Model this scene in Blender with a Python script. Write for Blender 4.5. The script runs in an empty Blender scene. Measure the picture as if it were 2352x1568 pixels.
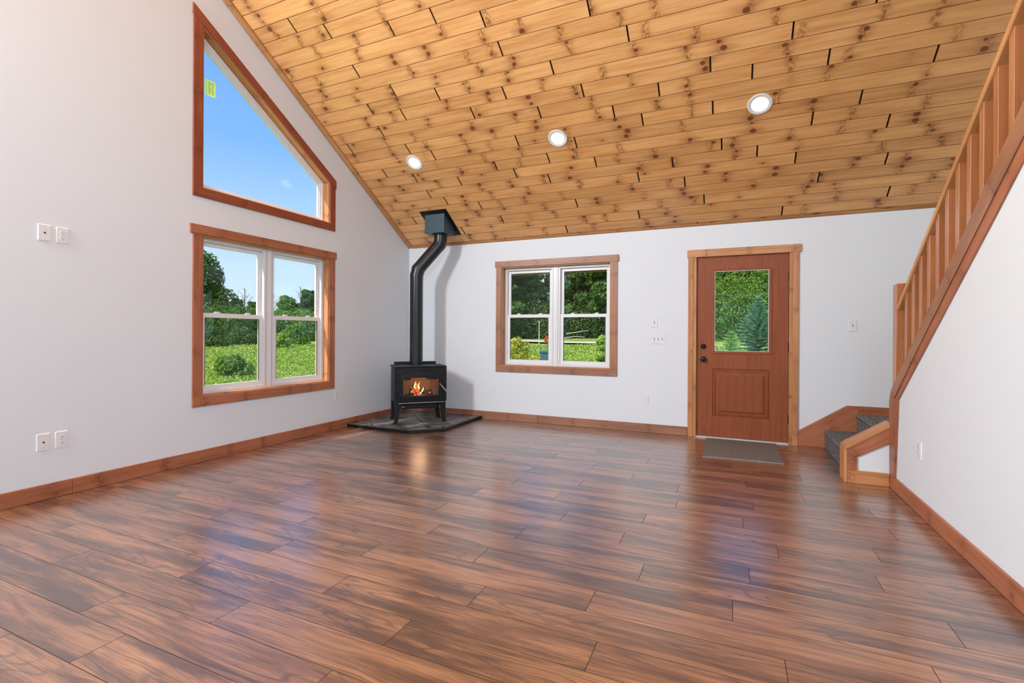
import bpy, bmesh, math, random
import numpy as np
from mathutils import Vector, Matrix
from mathutils.geometry import tessellate_polygon
R = random.Random(7)
S = bpy.context.scene
COL = S.collection
PI = math.pi

# ------------------------------------------------------------------ camera
cam = bpy.data.objects.new('camera', bpy.data.cameras.new('camera'))
COL.objects.link(cam); S.camera = cam
cam.data.sensor_width = 36; cam.data.sensor_fit = 'HORIZONTAL'
cam.data.lens = 1117.49 / 2352 * 36
cam.data.shift_y = -(784 - 764.2) / 2352
cam.data.clip_start = 0.05; cam.data.clip_end = 500
YAW, ROLL = 0.4203, 0.0058
cam.matrix_world = (Matrix.Translation((4.3377, -5.9594, 1.1768)) @ Matrix.Rotation(YAW, 4, 'Z')
                    @ Matrix.Rotation(PI / 2, 4, 'X') @ Matrix.Rotation(ROLL, 4, 'Z'))

# ------------------------------------------------------------------ view + sky + sun + fill lamps
S.view_settings.view_transform = 'Standard'; S.view_settings.look = 'None'
S.view_settings.exposure = 0.28; S.view_settings.gamma = 1.0
S.view_settings.use_curve_mapping = False
try:
    S.cycles.max_bounces = 10; S.cycles.diffuse_bounces = 5; S.cycles.transparent_max_bounces = 16
    S.cycles.sample_clamp_indirect = 6.0
except Exception: pass

W = bpy.data.worlds.new('sky'); S.world = W; W.use_nodes = True
wn = W.node_tree; wn.nodes.clear()
tc = wn.nodes.new('ShaderNodeTexCoord'); sp = wn.nodes.new('ShaderNodeSeparateXYZ')
rp = wn.nodes.new('ShaderNodeValToRGB'); bg = wn.nodes.new('ShaderNodeBackground'); ow = wn.nodes.new('ShaderNodeOutputWorld')
wn.links.new(tc.outputs['Generated'], sp.inputs[0]); wn.links.new(sp.outputs[2], rp.inputs[0])
wn.links.new(rp.outputs[0], bg.inputs[0]); wn.links.new(bg.outputs[0], ow.inputs[0])
e = rp.color_ramp.elements
e[0].position = 0.0; e[0].color = (0.68, 0.83, 0.93, 1)
e[1].position = 0.55; e[1].color = (0.14, 0.35, 0.80, 1)
m_ = e.new(0.18); m_.color = (0.43, 0.66, 0.92, 1)
m_ = e.new(0.33); m_.color = (0.20, 0.46, 0.90, 1)
bg.inputs[1].default_value = 0.97

def lamp(name, kind, loc, energy, color=(1, 1, 1), rot=None, parent=None, **kw):
    d = bpy.data.lights.new(name, kind); d.energy = energy; d.color = color
    for k, v in kw.items(): setattr(d, k, v)
    o = bpy.data.objects.new(name, d); COL.objects.link(o); o.location = loc
    if rot is not None: o.rotation_euler = rot
    if parent: o.parent = parent
    return o
def aim(o, d): o.rotation_euler = Vector(d).to_track_quat('-Z', 'Y').to_euler()
sun = lamp('sun', 'SUN', (0, 0, 20), 5.2, (1.0, 0.95, 0.86), angle=0.02); aim(sun, (0.30, 0.62, -0.95))
# added area fill lamps behind the camera, out of view, to brighten the room
a = lamp('fill_lamp_gable', 'AREA', (0.06, -6.2, 3.48), 500, (0.87, 0.93, 0.99), shape='RECTANGLE', size=1.5, size_y=1.0); aim(a, (1, 0.46, -0.22))
a = lamp('fill_lamp_side', 'AREA', (5.42, -6.6, 3.40), 66, (0.60, 0.88, 1.22), shape='RECTANGLE', size=1.2, size_y=0.8, spread=math.radians(130)); aim(a, (-1, 0.75, -0.62))
a = lamp('fill_lamp_loft', 'AREA', (4.0, -7.1, 3.45), 24, (0.74, 0.91, 1.10), shape='RECTANGLE', size=2.2, size_y=0.7); aim(a, (0.1, 1, 0.45))

# ------------------------------------------------------------------ materials
class NT:
    def __init__(s, name):
        s.m = bpy.data.materials.new(name); s.m.use_nodes = True; s.t = s.m.node_tree; s.t.nodes.clear()
        s.out = s.n('ShaderNodeOutputMaterial')
    def n(s, k, **kw):
        q = s.t.nodes.new(k)
        for a, b in kw.items(): setattr(q, a, b)
        return q
    def put(s, sock, v):
        if isinstance(v, bpy.types.NodeSocket): s.t.links.new(v, sock)
        elif v is not None:
            if hasattr(sock, 'default_value'):
                try: sock.default_value = v
                except Exception: sock.default_value = (*v, 1)
    def M(s, op, a, b=None, c=None, clamp=False):
        q = s.n('ShaderNodeMath', operation=op, use_clamp=clamp)
        s.put(q.inputs[0], a)
        if b is not None: s.put(q.inputs[1], b)
        if c is not None: s.put(q.inputs[2], c)
        return q.outputs[0]
    def vec(s, x, y, z=0.0):
        q = s.n('ShaderNodeCombineXYZ'); s.put(q.inputs[0], x); s.put(q.inputs[1], y); s.put(q.inputs[2], z); return q.outputs[0]
    def noise(s, v, scale=1.0, detail=2.0, rough=0.5, dist=0.0):
        q = s.n('ShaderNodeTexNoise'); s.put(q.inputs['Vector'], v); q.inputs['Scale'].default_value = scale
        q.inputs['Detail'].default_value = detail; q.inputs['Roughness'].default_value = rough; q.inputs['Distortion'].default_value = dist
        return q.outputs[0]
    def white(s, v, dim='3D'):
        q = s.n('ShaderNodeTexWhiteNoise', noise_dimensions=dim)
        s.put(q.inputs['Vector'] if dim != '1D' else q.inputs['W'], v)
        c = s.n('ShaderNodeSeparateColor'); s.t.links.new(q.outputs['Color'], c.inputs[0])
        return c.outputs
    def mix(s, f, a, b, mode='MIX'):
        q = s.n('ShaderNodeMix', data_type='RGBA', blend_type=mode); s.put(q.inputs[0], f); s.put(q.inputs[6], a); s.put(q.inputs[7], b)
        return q.outputs[2]
    def map(s, v, a, b, c=0.0, d=1.0, smooth=True):
        q = s.n('ShaderNodeMapRange', interpolation_type='SMOOTHSTEP' if smooth else 'LINEAR')
        s.put(q.inputs[0], v); s.put(q.inputs[1], a); s.put(q.inputs[2], b); s.put(q.inputs[3], c); s.put(q.inputs[4], d); return q.outputs[0]
    def bsdf(s, **kw):
        q = s.n('ShaderNodeBsdfPrincipled')
        for k, v in kw.items(): s.put(q.inputs[k.replace('_', ' ')], v)
        s.t.links.new(q.outputs[0], s.out.inputs[0]); return q
    def bump(s, h, strength=0.3, dist=0.002):
        q = s.n('ShaderNodeBump'); q.inputs['Strength'].default_value = strength; q.inputs['Distance'].default_value = dist
        s.put(q.inputs['Height'], h); return q.outputs[0]

def c4(c): return (c[0], c[1], c[2], 1)
def plain(name, col, rough=0.5, metal=0.0, var=0.05, scale=30, bump=0.0, coat=0.0, spec=0.5, sharp=0):
    s = NT(name); tcn = s.n('ShaderNodeTexCoord')
    f = s.noise(tcn.outputs['Object'], scale, 3)
    if sharp: f = s.map(f, .5 - sharp, .5 + sharp)
    col2 = tuple(max(0, k * (1 - 2 * var)) for k in col)
    c = s.mix(f, c4(tuple(k * (1 + var) for k in col)), c4(col2))
    kw = dict(Base_Color=c, Roughness=rough, Metallic=metal, Coat_Weight=coat, Specular_IOR_Level=spec)
    if bump: kw['Normal'] = s.bump(s.noise(tcn.outputs['Object'], scale * 3, 3), bump, 0.002)
    s.bsdf(**kw); return s.m

def wood(name, light, dark, knotc=(0.06, 0.022, 0.008), knots=1.0, fw=2.2, fv=14.0, tone=0.25, rough=0.4, grain=45, coat=0.0, kr=0.012, mottle=0.5, bump=0.15, spec=0.5, cior=1.5):
    s = NT(name); uv = s.n('ShaderNodeUVMap'); q = s.n('ShaderNodeSeparateXYZ'); s.put(q.inputs[0], uv.outputs[0])
    u, v = q.outputs[0], q.outputs[1]
    seed = s.M('FLOOR', v); vl = s.M('SUBTRACT', v, seed)
    rb = s.white(s.vec(seed, 3.7, 1.1))
    u2 = s.M('ADD', u, s.M('MULTIPLY', rb[0], 37.0))
    # whorls of knots along the board
    i = s.M('FLOOR', s.M('MULTIPLY', u2, fw))
    ri = s.white(s.vec(i, seed, 0.5))
    uw = s.M('DIVIDE', s.M('ADD', i, s.M('MULTIPLY_ADD', ri[0], 0.6, 0.2)), fw)
    du = s.M('SUBTRACT', u2, uw)
    bend = s.M('MULTIPLY', s.M('SUBTRACT', s.noise(s.vec(s.M('MULTIPLY', vl, 9.0), i, seed), 1.0, 2), 0.5), 0.10)
    dub = s.M('ADD', du, bend)
    halo = s.M('EXPONENT', s.M('MULTIPLY', s.M('POWER', s.M('DIVIDE', dub, 0.030), 2.0), -1.0))
    halo = s.M('MULTIPLY', halo, s.map(s.noise(s.vec(s.M('MULTIPLY', u2, 40.0), s.M('MULTIPLY', vl, 30.0), seed), 1.0, 3), 0.36, 0.60))
    halo = s.M('MULTIPLY', halo, s.map(ri[1], 0.05, 0.4))
    soft = s.M('EXPONENT', s.M('MULTIPLY', s.M('POWER', s.M('DIVIDE', dub, 0.06), 2.0), -1.0))
    j = s.M('FLOOR', s.M('MULTIPLY', vl, fv))
    k = s.white(s.vec(i, s.M('ADD', j, 0.37), seed))
    vk = s.M('DIVIDE', s.M('ADD', j, s.M('MULTIPLY_ADD', k[0], 0.4, 0.3)), fv)
    dv = s.M('SUBTRACT', vl, vk)
    du2 = s.M('ADD', du, s.M('MULTIPLY_ADD', k[1], 0.05, -0.025))
    wob = s.M('MULTIPLY', s.M('SUBTRACT', s.noise(s.vec(s.M('MULTIPLY', u2, 70.0), s.M('MULTIPLY', vl, 70.0), seed), 1.0, 1), 0.5), 0.006)
    d = s.M('ADD', s.M('SQRT', s.M('ADD', s.M('POWER', s.M('MULTIPLY', du2, 0.85), 2.0), s.M('POWER', dv, 2.0))), wob)
    kk = s.M('MULTIPLY', s.M('POWER', k[2], 1.5), kr)
    kn = s.map(d, s.M('ADD', kk, 0.002), s.M('MULTIPLY', kk, 0.6), 0.0, 1.0)
    kn = s.M('MULTIPLY', kn, s.map(k[2], 0.38, 0.46))
    # grain
    warp = s.M('MULTIPLY', s.noise(s.vec(s.M('MULTIPLY', u2, 2.0), s.M('MULTIPLY', vl, 9.0), seed), 1.0, 2), 0.03)
    warp = s.M('ADD', warp, s.M('MULTIPLY', s.M('MULTIPLY', soft, dv), 0.35))
    vv = s.M('ADD', vl, warp)
    g1 = s.noise(s.vec(s.M('MULTIPLY', u2, 1.3), s.M('MULTIPLY', vv, grain), seed), 1.0, 4, 0.6)
    g2 = s.noise(s.vec(s.M('MULTIPLY', u2, 8.0), s.M('MULTIPLY', vv, grain * 6), seed), 1.0, 2, 0.5)
    lo = s.noise(s.vec(s.M('MULTIPLY', u2, 1.7), s.M('MULTIPLY', vl, 7.0), seed), 1.0, 2)
    f = s.M('ADD', s.M('MULTIPLY', s.map(g1, 0.35, 0.7), 0.55), s.M('MULTIPLY', s.map(g2, 0.35, 0.7), 0.22))
    f = s.M('ADD', f, s.M('MULTIPLY', s.map(lo, 0.35, 0.7), mottle), clamp=True)
    c = s.mix(f, c4(light), c4(dark))
    tn = s.M('MULTIPLY_ADD', rb[1], tone, 1.0 - tone * 0.55)
    c = s.mix(1.0, c, s.vec(tn, s.M('MULTIPLY_ADD', s.M('SUBTRACT', tn, 1.0), 1.15, 1.0), s.M('MULTIPLY_ADD', s.M('SUBTRACT', tn, 1.0), 1.3, 1.0)), 'MULTIPLY')
    if knots:
        mid = tuple(0.5 * dark[a] + 0.5 * knotc[a] for a in range(3))
        c = s.mix(s.M('MULTIPLY', soft, 0.28 * knots), c, c4(dark))
        c = s.mix(s.M('MULTIPLY', halo, 0.92 * knots, clamp=True), c, c4(mid))
        core = tuple(min(1, knotc[a] * (2.6, 2.3, 2.0)[a]) for a in range(3))
        inner = s.map(d, s.M('MULTIPLY', kk, 0.85), s.M('MULTIPLY', kk, 0.45), 0.0, 1.0)
        kc = s.mix(inner, c4(knotc), c4(core))
        da = s.M('SQRT', s.M('ADD', s.M('POWER', s.M('MULTIPLY', du2, 0.42), 2.0), s.M('POWER', dv, 2.0)))
        aur = s.M('MULTIPLY', s.map(k[2], 0.38, 0.46), s.M('EXPONENT', s.M('MULTIPLY', s.M('POWER', s.M('DIVIDE', da, s.M('MULTIPLY_ADD', kk, 1.6, 0.003)), 2.0), -1.0)))
        c = s.mix(s.M('MULTIPLY', aur, 0.55 * knots, clamp=True), c, c4(mid))
        c = s.mix(s.M('MULTIPLY', kn, 0.85 * knots, clamp=True), c, kc)
    s.bsdf(Base_Color=c, Roughness=rough, Coat_Weight=coat, Coat_Roughness=0.3, Coat_IOR=cior, Specular_IOR_Level=spec, Normal=s.bump(g2, bump, 0.001))
    return s.m

def floor_mat():
    s = NT('dark_laminate_wood'); uv = s.n('ShaderNodeUVMap'); q = s.n('ShaderNodeSeparateXYZ'); s.put(q.inputs[0], uv.outputs[0])
    u, v = q.outputs[0], q.outputs[1]
    seed = s.M('FLOOR', v); vl = s.M('SUBTRACT', v, seed); rb = s.white(s.vec(seed, 3.7, 1.1))
    u2 = s.M('ADD', u, s.M('MULTIPLY', rb[0], 37.0))
    w = s.M('MULTIPLY', s.noise(s.vec(s.M('MULTIPLY', u2, 2.2), s.M('MULTIPLY', vl, 9.0), seed), 1.0, 2), 0.05)
    vv = s.M('ADD', vl, w)
    patch = s.noise(s.vec(s.M('MULTIPLY', u2, 1.15), s.M('MULTIPLY', vv, 10.0), seed), 1.0, 5, 0.62)
    patch2 = s.noise(s.vec(s.M('MULTIPLY', u2, 2.4), s.M('MULTIPLY', vv, 55.0), s.M('ADD', seed, 40.0)), 1.0, 3, 0.6)
    fine = s.noise(s.vec(s.M('MULTIPLY', u2, 2.0), s.M('MULTIPLY', vv, 170.0), seed), 1.0, 3, 0.6)
    cath = s.noise(s.vec(s.M('MULTIPLY', u2, 1.1), s.M('MULTIPLY', vl, 8.0), s.M('ADD', seed, 9.0)), 1.0, 1, 0.4)
    ring = s.M('PINGPONG', s.M('MULTIPLY', cath, 26.0), 1.0)
    ringm = s.map(ring, 0.62, 0.95)
    ringmask = s.map(s.noise(s.vec(s.M('MULTIPLY', u2, 0.8), s.M('MULTIPLY', vl, 5.0), s.M('ADD', seed, 77.0)), 1.0, 1), 0.42, 0.56)
    tan_ = (0.385, 0.175, 0.082, 1); brown = (0.210, 0.084, 0.040, 1); dark = (0.055, 0.027, 0.022, 1); red = (0.30, 0.105, 0.055, 1)
    c = s.mix(s.map(patch, 0.36, 0.62), tan_, brown)
    c = s.mix(s.M('MULTIPLY', s.map(patch2, 0.58, 0.75), 0.5), c, red)
    dk = s.M('MULTIPLY', s.map(s.M('ADD', patch, s.M('MULTIPLY', s.M('SUBTRACT', rb[1], 0.5), 0.18)), 0.46, 0.67), 0.84)
    c = s.mix(dk, c, dark)
    c = s.mix(s.M('MULTIPLY', s.map(patch2, 0.58, 0.36), 0.38), c, dark)
    c = s.mix(s.M('MULTIPLY', s.map(fine, 0.46, 0.66), 0.60), c, dark)
    c = s.mix(s.M('MULTIPLY', s.M('MULTIPLY', ringm, ringmask), 0.60), c, dark)
    tn = s.M('MULTIPLY_ADD', rb[2], 0.26, 0.87)
    c = s.mix(1.0, c, s.vec(tn, tn, tn), 'MULTIPLY')
    rgh = s.M('MULTIPLY_ADD', fine, 0.12, 0.26)
    s.bsdf(Base_Color=c, Roughness=rgh, Specular_IOR_Level=0.6, Coat_Weight=1.0, Coat_Roughness=0.24, Coat_IOR=1.85, Normal=s.bump(fine, 0.10, 0.0012))
    return s.m

def wall_mat(name, col):
    s = NT(name); t = s.n('ShaderNodeTexCoord')
    n1 = s.noise(t.outputs['Object'], 180, 3); n2 = s.noise(t.outputs['Object'], 1.2, 2)
    c = s.mix(n2, c4(col), c4(tuple(k * 0.97 for k in col)))
    s.bsdf(Base_Color=c, Roughness=0.75, Specular_IOR_Level=0.2, Normal=s.bump(n1, 0.12, 0.002)); return s.m

def glass_mat(name, tint=(1, 1, 1), refl=.30):
    s = NT(name); t = s.n('ShaderNodeBsdfTransparent'); g = s.n('ShaderNodeBsdfGlossy'); g.inputs['Roughness'].default_value = 0.01
    t.inputs[0].default_value = c4(tint); lw = s.n('ShaderNodeLayerWeight'); lw.inputs[0].default_value = .5; f5 = s.M('MULTIPLY_ADD', s.M('POWER', lw.outputs['Facing'], 5.0), refl, .018)
    m = s.n('ShaderNodeMixShader'); s.put(m.inputs[0], f5); s.put(m.inputs[1], t.outputs[0]); s.put(m.inputs[2], g.outputs[0])
    s.put(s.out.inputs[0], m.outputs[0]); return s.m

def emit_mat(name, col, strength):
    s = NT(name); q = s.n('ShaderNodeEmission'); q.inputs[0].default_value = c4(col); q.inputs[1].default_value = strength
    s.put(s.out.inputs[0], q.outputs[0]); return s.m

def leaf_mat(name, a, b, transl=0.35, rough=0.6):
    s = NT(name); g = s.n('ShaderNodeNewGeometry'); f = g.outputs['Random Per Island']
    c = s.mix(f, c4(a), c4(b))
    d = s.n('ShaderNodeBsdfDiffuse'); s.put(d.inputs[0], c); t = s.n('ShaderNodeBsdfTranslucent')
    c2 = s.mix(1.0, c, (1.1, 1.3, 0.6, 1), 'MULTIPLY'); s.put(t.inputs[0], c2)
    m = s.n('ShaderNodeMixShader'); m.inputs[0].default_value = transl; s.put(m.inputs[1], d.outputs[0]); s.put(m.inputs[2], t.outputs[0])
    s.put(s.out.inputs[0], m.outputs[0]); return s.m

MT = {}
MT['wall'] = wall_mat('wall_paint', (0.755, 0.80, 0.835))
MT['ceil'] = wood('knotty_pine_ceiling', (0.83, 0.455, 0.175), (0.60, 0.265, 0.078), (0.080, 0.019, 0.005), knots=1.1, fw=1.9, fv=15, tone=0.20, rough=0.40, grain=30, kr=0.027, mottle=0.35, coat=0.2)
MT['ceil_trim'] = wood('pine_ceiling_trim', (0.55, 0.27, 0.10), (0.38, 0.16, 0.055), knots=0.5, tone=0.2, kr=0.008)
MT['trim'] = wood('stained_pine_trim', (0.46, 0.172, 0.080), (0.29, 0.090, 0.040), (0.07, 0.018, 0.008), knots=0.7, fw=2.3, fv=18, tone=0.2, rough=0.42, kr=0.009, mottle=0.4)
MT['trim_red'] = wood('red_stained_trim', (0.33, 0.085, 0.038), (0.21, 0.045, 0.022), (0.05, 0.012, 0.006), knots=0.5, tone=0.15, rough=0.4, kr=0.008)
MT['trim_brown'] = wood('brown_stained_trim', (0.42, 0.20, 0.11), (0.27, 0.12, 0.065), (0.05, 0.018, 0.010), knots=0.6, tone=0.15, rough=0.42, kr=0.009)
MT['trim_gold'] = wood('golden_stained_trim', (0.62, 0.29, 0.115), (0.43, 0.175, 0.060), (0.08, 0.022, 0.008), knots=0.6, fv=18, tone=0.15, rough=0.42, kr=0.009)
MT['baluster'] = wood('baluster_pine', (0.58, 0.235, 0.080), (0.40, 0.135, 0.042), knots=0.0, tone=0.25, rough=0.42, grain=60, coat=1.0, cior=1.9)
MT['handrail'] = wood('handrail_pine', (0.66, 0.33, 0.125), (0.48, 0.20, 0.065), knots=0.0, tone=0.1, rough=0.42, grain=60, coat=0.6)
MT['door'] = wood('mahogany_door_skin', (0.35, 0.100, 0.037), (0.170, 0.040, 0.014), knots=0.0, tone=0.0, rough=0.45, grain=130, mottle=0.15, spec=0.3)
MT['floor'] = floor_mat()
MT['vinyl'] = plain('white_vinyl', (0.80, 0.81, 0.82), 0.35, var=0.01)
MT['seam_shade'] = plain('grey_seam_shade', (0.36, 0.37, 0.38), 0.6, var=0.02)
MT['gasket'] = plain('grey_gasket', (0.12, 0.13, 0.14), 0.6, var=0.02)
MT['plate'] = plain('white_plastic', (0.78, 0.78, 0.78), 0.35, var=0.01)
MT['slot'] = plain('dark_slot', (0.03, 0.03, 0.03), 0.6, var=0.02)
MT['gap'] = plain('dark_joint', (0.035, 0.014, 0.006), 0.9, var=0.1)
MT['groove'] = plain('stained_groove', (0.30, 0.125, 0.042), 0.85, var=0.1)
MT['floorgap'] = plain('floor_joint', (0.05, 0.03, 0.022), 0.95, var=0.1, spec=0.1)
MT['iron'] = plain('black_cast_iron', (0.006, 0.007, 0.009), 0.48, metal=0.0, var=0.2, scale=200, bump=0.15, spec=0.32)
MT['pipe'] = plain('black_stove_pipe', (0.007, 0.010, 0.013), 0.32, metal=0.0, var=0.15, scale=90)
MT['pipebox'] = plain('black_painted_steel', (0.040, 0.080, 0.105), 0.40, metal=0.0, var=0.1, scale=90)
MT['chrome'] = plain('brushed_steel', (0.55, 0.55, 0.55), 0.3, metal=1.0, var=0.03)
MT['blackmetal'] = plain('matte_black_metal', (0.012, 0.012, 0.014), 0.35, metal=0.5, var=0.05)
MT['carpet'] = plain('grey_heather_carpet', (0.205, 0.205, 0.205), 0.95, var=0.40, scale=110, bump=1.0, spec=0.1, sharp=.10)
MT['mat'] = plain('grey_brown_mat', (0.225, 0.195, 0.170), 0.95, var=0.34, scale=100, bump=1.0, spec=0.1, sharp=.10)
MT['matedge'] = plain('mat_edge', (0.34, 0.31, 0.27), 0.9, var=0.2, scale=100)
MT['slate'] = plain('dark_slate_tile', (0.125, 0.115, 0.108), 0.38, var=0.38, scale=9, bump=1.0, sharp=.16)
MT['grout'] = plain('dark_grout', (0.045, 0.042, 0.04), 0.9, var=0.2)
MT['brick'] = plain('firebrick', (0.42, 0.27, 0.18), 0.9, var=0.2, scale=40)
MT['log'] = plain('charred_log', (0.06, 0.028, 0.015), 0.95, var=0.6, scale=40, bump=0.8)
MT['ember'] = emit_mat('glowing_embers', (1.0, 0.18, 0.05), 0.9)
MT['flame'] = emit_mat('flame', (1.0, 0.55, 0.20), 3.0)
MT['flame2'] = emit_mat('flame_outer', (1.0, 0.30, 0.07), 1.3)
MT['lens'] = emit_mat('lamp_lens', (1.0, 0.88, 0.68), 3.0)
MT['glass'] = glass_mat('window_glass')
MT['glass_upper'] = glass_mat('coated_window_glass', refl=.14)
MT['stoveglass'] = glass_mat('stove_glass', (0.9, 0.88, 0.86))
MT['sticker'] = leaf_mat('yellow_green_label', (0.86, 0.88, 0.70), (0.86, 0.88, 0.70), .6)
MT['paper'] = leaf_mat('white_label', (0.9, 0.9, 0.9), (0.9, 0.9, 0.9), .75)
MT['ink'] = plain('dark_green_ink', (0.10, 0.16, 0.05), 0.7, var=0.02)
MT['thresh'] = plain('aluminium_threshold', (0.72, 0.72, 0.70), 0.35, metal=0.4, var=0.02)
MT['bark'] = plain('bark', (0.13, 0.10, 0.08), 0.95, var=0.4, scale=9)
MT['palebark'] = plain('pale_dead_wood', (0.34, 0.32, 0.30), 0.9, var=0.2, scale=9)
MT['gravel'] = plain('pale_gravel_road', (0.62, 0.56, 0.44), 0.95, var=0.15, scale=5)
MT['teal'] = plain('teal_utility_box', (0.035, 0.12, 0.14), 0.5, var=0.1, scale=5)
MT['siding'] = plain('exterior_siding', (0.45, 0.42, 0.36), 0.8, var=0.1, scale=3)
MT['poleyellow'] = plain('cream_marker_post', (0.75, 0.70, 0.45), 0.6, var=0.05)

# ------------------------------------------------------------------ mesh helpers
SEED = [11]
def nseed():
    SEED[0] += 1
    return SEED[0]

class MB:
    """collects polygons with uv in metres: u along the grain, v across (integer part = seed of the piece)"""
    def __init__(s): s.v = []; s.f = []; s.uv = []; s.mi = []
    def add(s, verts, faces, grain=(1, 0, 0), seed=None, mi=0):
        if seed is None: seed = nseed()
        g = Vector(grain).normalized(); base = len(s.v)
        vs = [Vector(p) for p in verts]; s.v += [tuple(p) for p in vs]
        side = g.orthogonal()
        ax = [Vector((1, 0, 0)), Vector((0, 1, 0)), Vector((0, 0, 1))]
        for f in faces:
            P = [vs[i] for i in f]; n = Vector((0, 0, 0))
            for a in range(len(P)):
                p, q = P[a], P[(a + 1) % len(P)]
                n += Vector(((p.y - q.y) * (p.z + q.z), (p.z - q.z) * (p.x + q.x), (p.x - q.x) * (p.y + q.y)))
            if n.length < 1e-12: n = Vector((0, 0, 1))
            n.normalize(); w = n.cross(g)
            if w.length < 0.2: w = side; gg = n.cross(w)
            else: w.normalize(); gg = g
            vv = [p.dot(w) for p in P]; mn = min(vv)
            s.f.append([base + i for i in f]); s.mi.append(mi)
            s.uv += [(p.dot(gg), seed + min(0.97, 0.01 + x - mn)) for p, x in zip(P, vv)]
    def box(s, x0, x1, y0, y1, z0, z1, grain=None, seed=None, mi=0, X=None):
        if x0 > x1: x0, x1 = x1, x0
        if y0 > y1: y0, y1 = y1, y0
        if z0 > z1: z0, z1 = z1, z0
        v = [(x, y, z) for z in (z0, z1) for y in (y0, y1) for x in (x0, x1)]
        d = (x1 - x0, y1 - y0, z1 - z0)
        if grain is None: grain = [(1, 0, 0), (0, 1, 0), (0, 0, 1)][d.index(max(d))]
        f = [(0, 2, 3, 1), (4, 5, 7, 6), (0, 1, 5, 4), (2, 6, 7, 3), (0, 4, 6, 2), (1, 3, 7, 5)]
        if X: v = [tuple(X @ Vector(p)) for p in v]; grain = X.to_3x3() @ Vector(grain)
        s.add(v, f, grain, seed, mi)
    def prism(s, poly, P0, P1, grain=(1, 0, 0), seed=None, holes=None, mi=0):
        """poly in 2d, P0/P1 map (a,b)->3d for the two faces"""
        if seed is None: seed = nseed()
        loops = [list(poly)] + [list(h) for h in (holes or [])]
        flat = [p for l in loops for p in l]; n = len(flat)
        v = [P0(*p) for p in flat] + [P1(*p) for p in flat]
        tri = tessellate_polygon([[Vector((p[0], p[1], 0)) for p in l] for l in loops]) if holes else [list(range(n))]
        f = [tuple(t) for t in tri] + [tuple(n + i for i in reversed(t)) for t in tri]
        o = 0
        for l in loops:
            m = len(l)
            for i in range(m): f.append((o + (i + 1) % m, o + i, n + o + i, n + o + (i + 1) % m))
            o += m
        s.add(v, f, grain, seed, mi)
    def cyl(s, p0, p1, r0, r1=None, n=20, seed=None, caps=True, mi=0):
        r1 = r0 if r1 is None else r1
        p0, p1 = Vector(p0), Vector(p1); d = (p1 - p0).normalized(); a = d.orthogonal().normalized(); b = d.cross(a)
        v = []
        for p, r in ((p0, r0), (p1, r1)):
            for i in range(n):
                t = 2 * PI * i / n; v.append(p + (a * math.cos(t) + b * math.sin(t)) * r)
        f = [(i, (i + 1) % n, n + (i + 1) % n, n + i) for i in range(n)]
        if caps: f += [tuple(reversed(range(n))), tuple(range(n, 2 * n))]
        s.add(v, f, d, seed, mi)
    def tube(s, pts, r, n=24, seed=None, caps=True):
        """mitred tube along a polyline"""
        P = [Vector(p) for p in pts]; T = [(P[i + 1] - P[i]).normalized() for i in range(len(P) - 1)]
        a = T[0].orthogonal().normalized(); rings = []
        for i, p in enumerate(P):
            if i == 0: t = T[0]; pl = t
            elif i == len(P) - 1: t = T[-1]; pl = t
            else: t = T[i - 1]; pl = (T[i - 1] + T[i]).normalized()
            b = t.cross(a).normalized(); a = b.cross(t).normalized()
            ring = []
            rr = r[i] if isinstance(r, (list, tuple)) else r
            for k in range(n):
                th = 2 * PI * k / n; o = (a * math.cos(th) + b * math.sin(th)) * rr
                o = o - t * (o.dot(pl) / t.dot(pl)); ring.append(p + o)
            rings.append(ring)
            if 0 < i < len(P) - 1: a = (a - T[i] * a.dot(T[i])).normalized()
        v = [q for rg in rings for q in rg]; f = []
        for i in range(len(P) - 1):
            for k in range(n): f.append((i * n + k, i * n + (k + 1) % n, (i + 1) * n + (k + 1) % n, (i + 1) * n + k))
        if caps: f += [tuple(reversed(range(n))), tuple(range((len(P) - 1) * n, len(P) * n))]
        s.add(v, f, T[0], seed)
    def build(s, name, mats, parent=None, smooth=False, bevel=0.0, loc=None):
        me = bpy.data.meshes.new(name); me.from_pydata(s.v, [], s.f)
        uvl = me.uv_layers.new(name='UVMap'); uvl.data.foreach_set('uv', [c for t in s.uv for c in t])
        for m in (mats if isinstance(mats, (list, tuple)) else [mats]): me.materials.append(m)
        me.polygons.foreach_set('material_index', s.mi)
        bm = bmesh.new(); bm.from_mesh(me); bmesh.ops.recalc_face_normals(bm, faces=bm.faces); bm.to_mesh(me); bm.free()
        if smooth:
            me.polygons.foreach_set('use_smooth', [True] * len(me.polygons))
            try: me.set_sharp_from_angle(angle=math.radians(35))
            except Exception: pass
        o = bpy.data.objects.new(name, me); COL.objects.link(o)
        if parent: o.parent = parent
        if loc: o.location = loc
        if bevel:
            b = o.modifiers.new('bevel', 'BEVEL'); b.width = bevel; b.segments = 2; b.limit_method = 'ANGLE'; b.angle_limit = math.radians(40)
        return o

def empty(name, loc=(0, 0, 0), rz=0.0):
    o = bpy.data.objects.new(name, None); COL.objects.link(o); o.location = loc; o.rotation_euler = (0, 0, rz); o.empty_display_size = 0.1; return o
def tag(o, label=None, cat=None, group=None, kind=None):
    if label: o['label'] = label
    if cat: o['category'] = cat
    if group: o['group'] = group
    if kind: o['kind'] = kind
    return o
def struct(o, label=None): o['kind'] = 'structure'; return o
def bx(name, mat, x0, x1, y0, y1, z0, z1, parent=None, bevel=0.0, grain=None):
    m = MB(); m.box(x0, x1, y0, y1, z0, z1, grain); return m.build(name, mat, parent, bevel=bevel)

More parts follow.
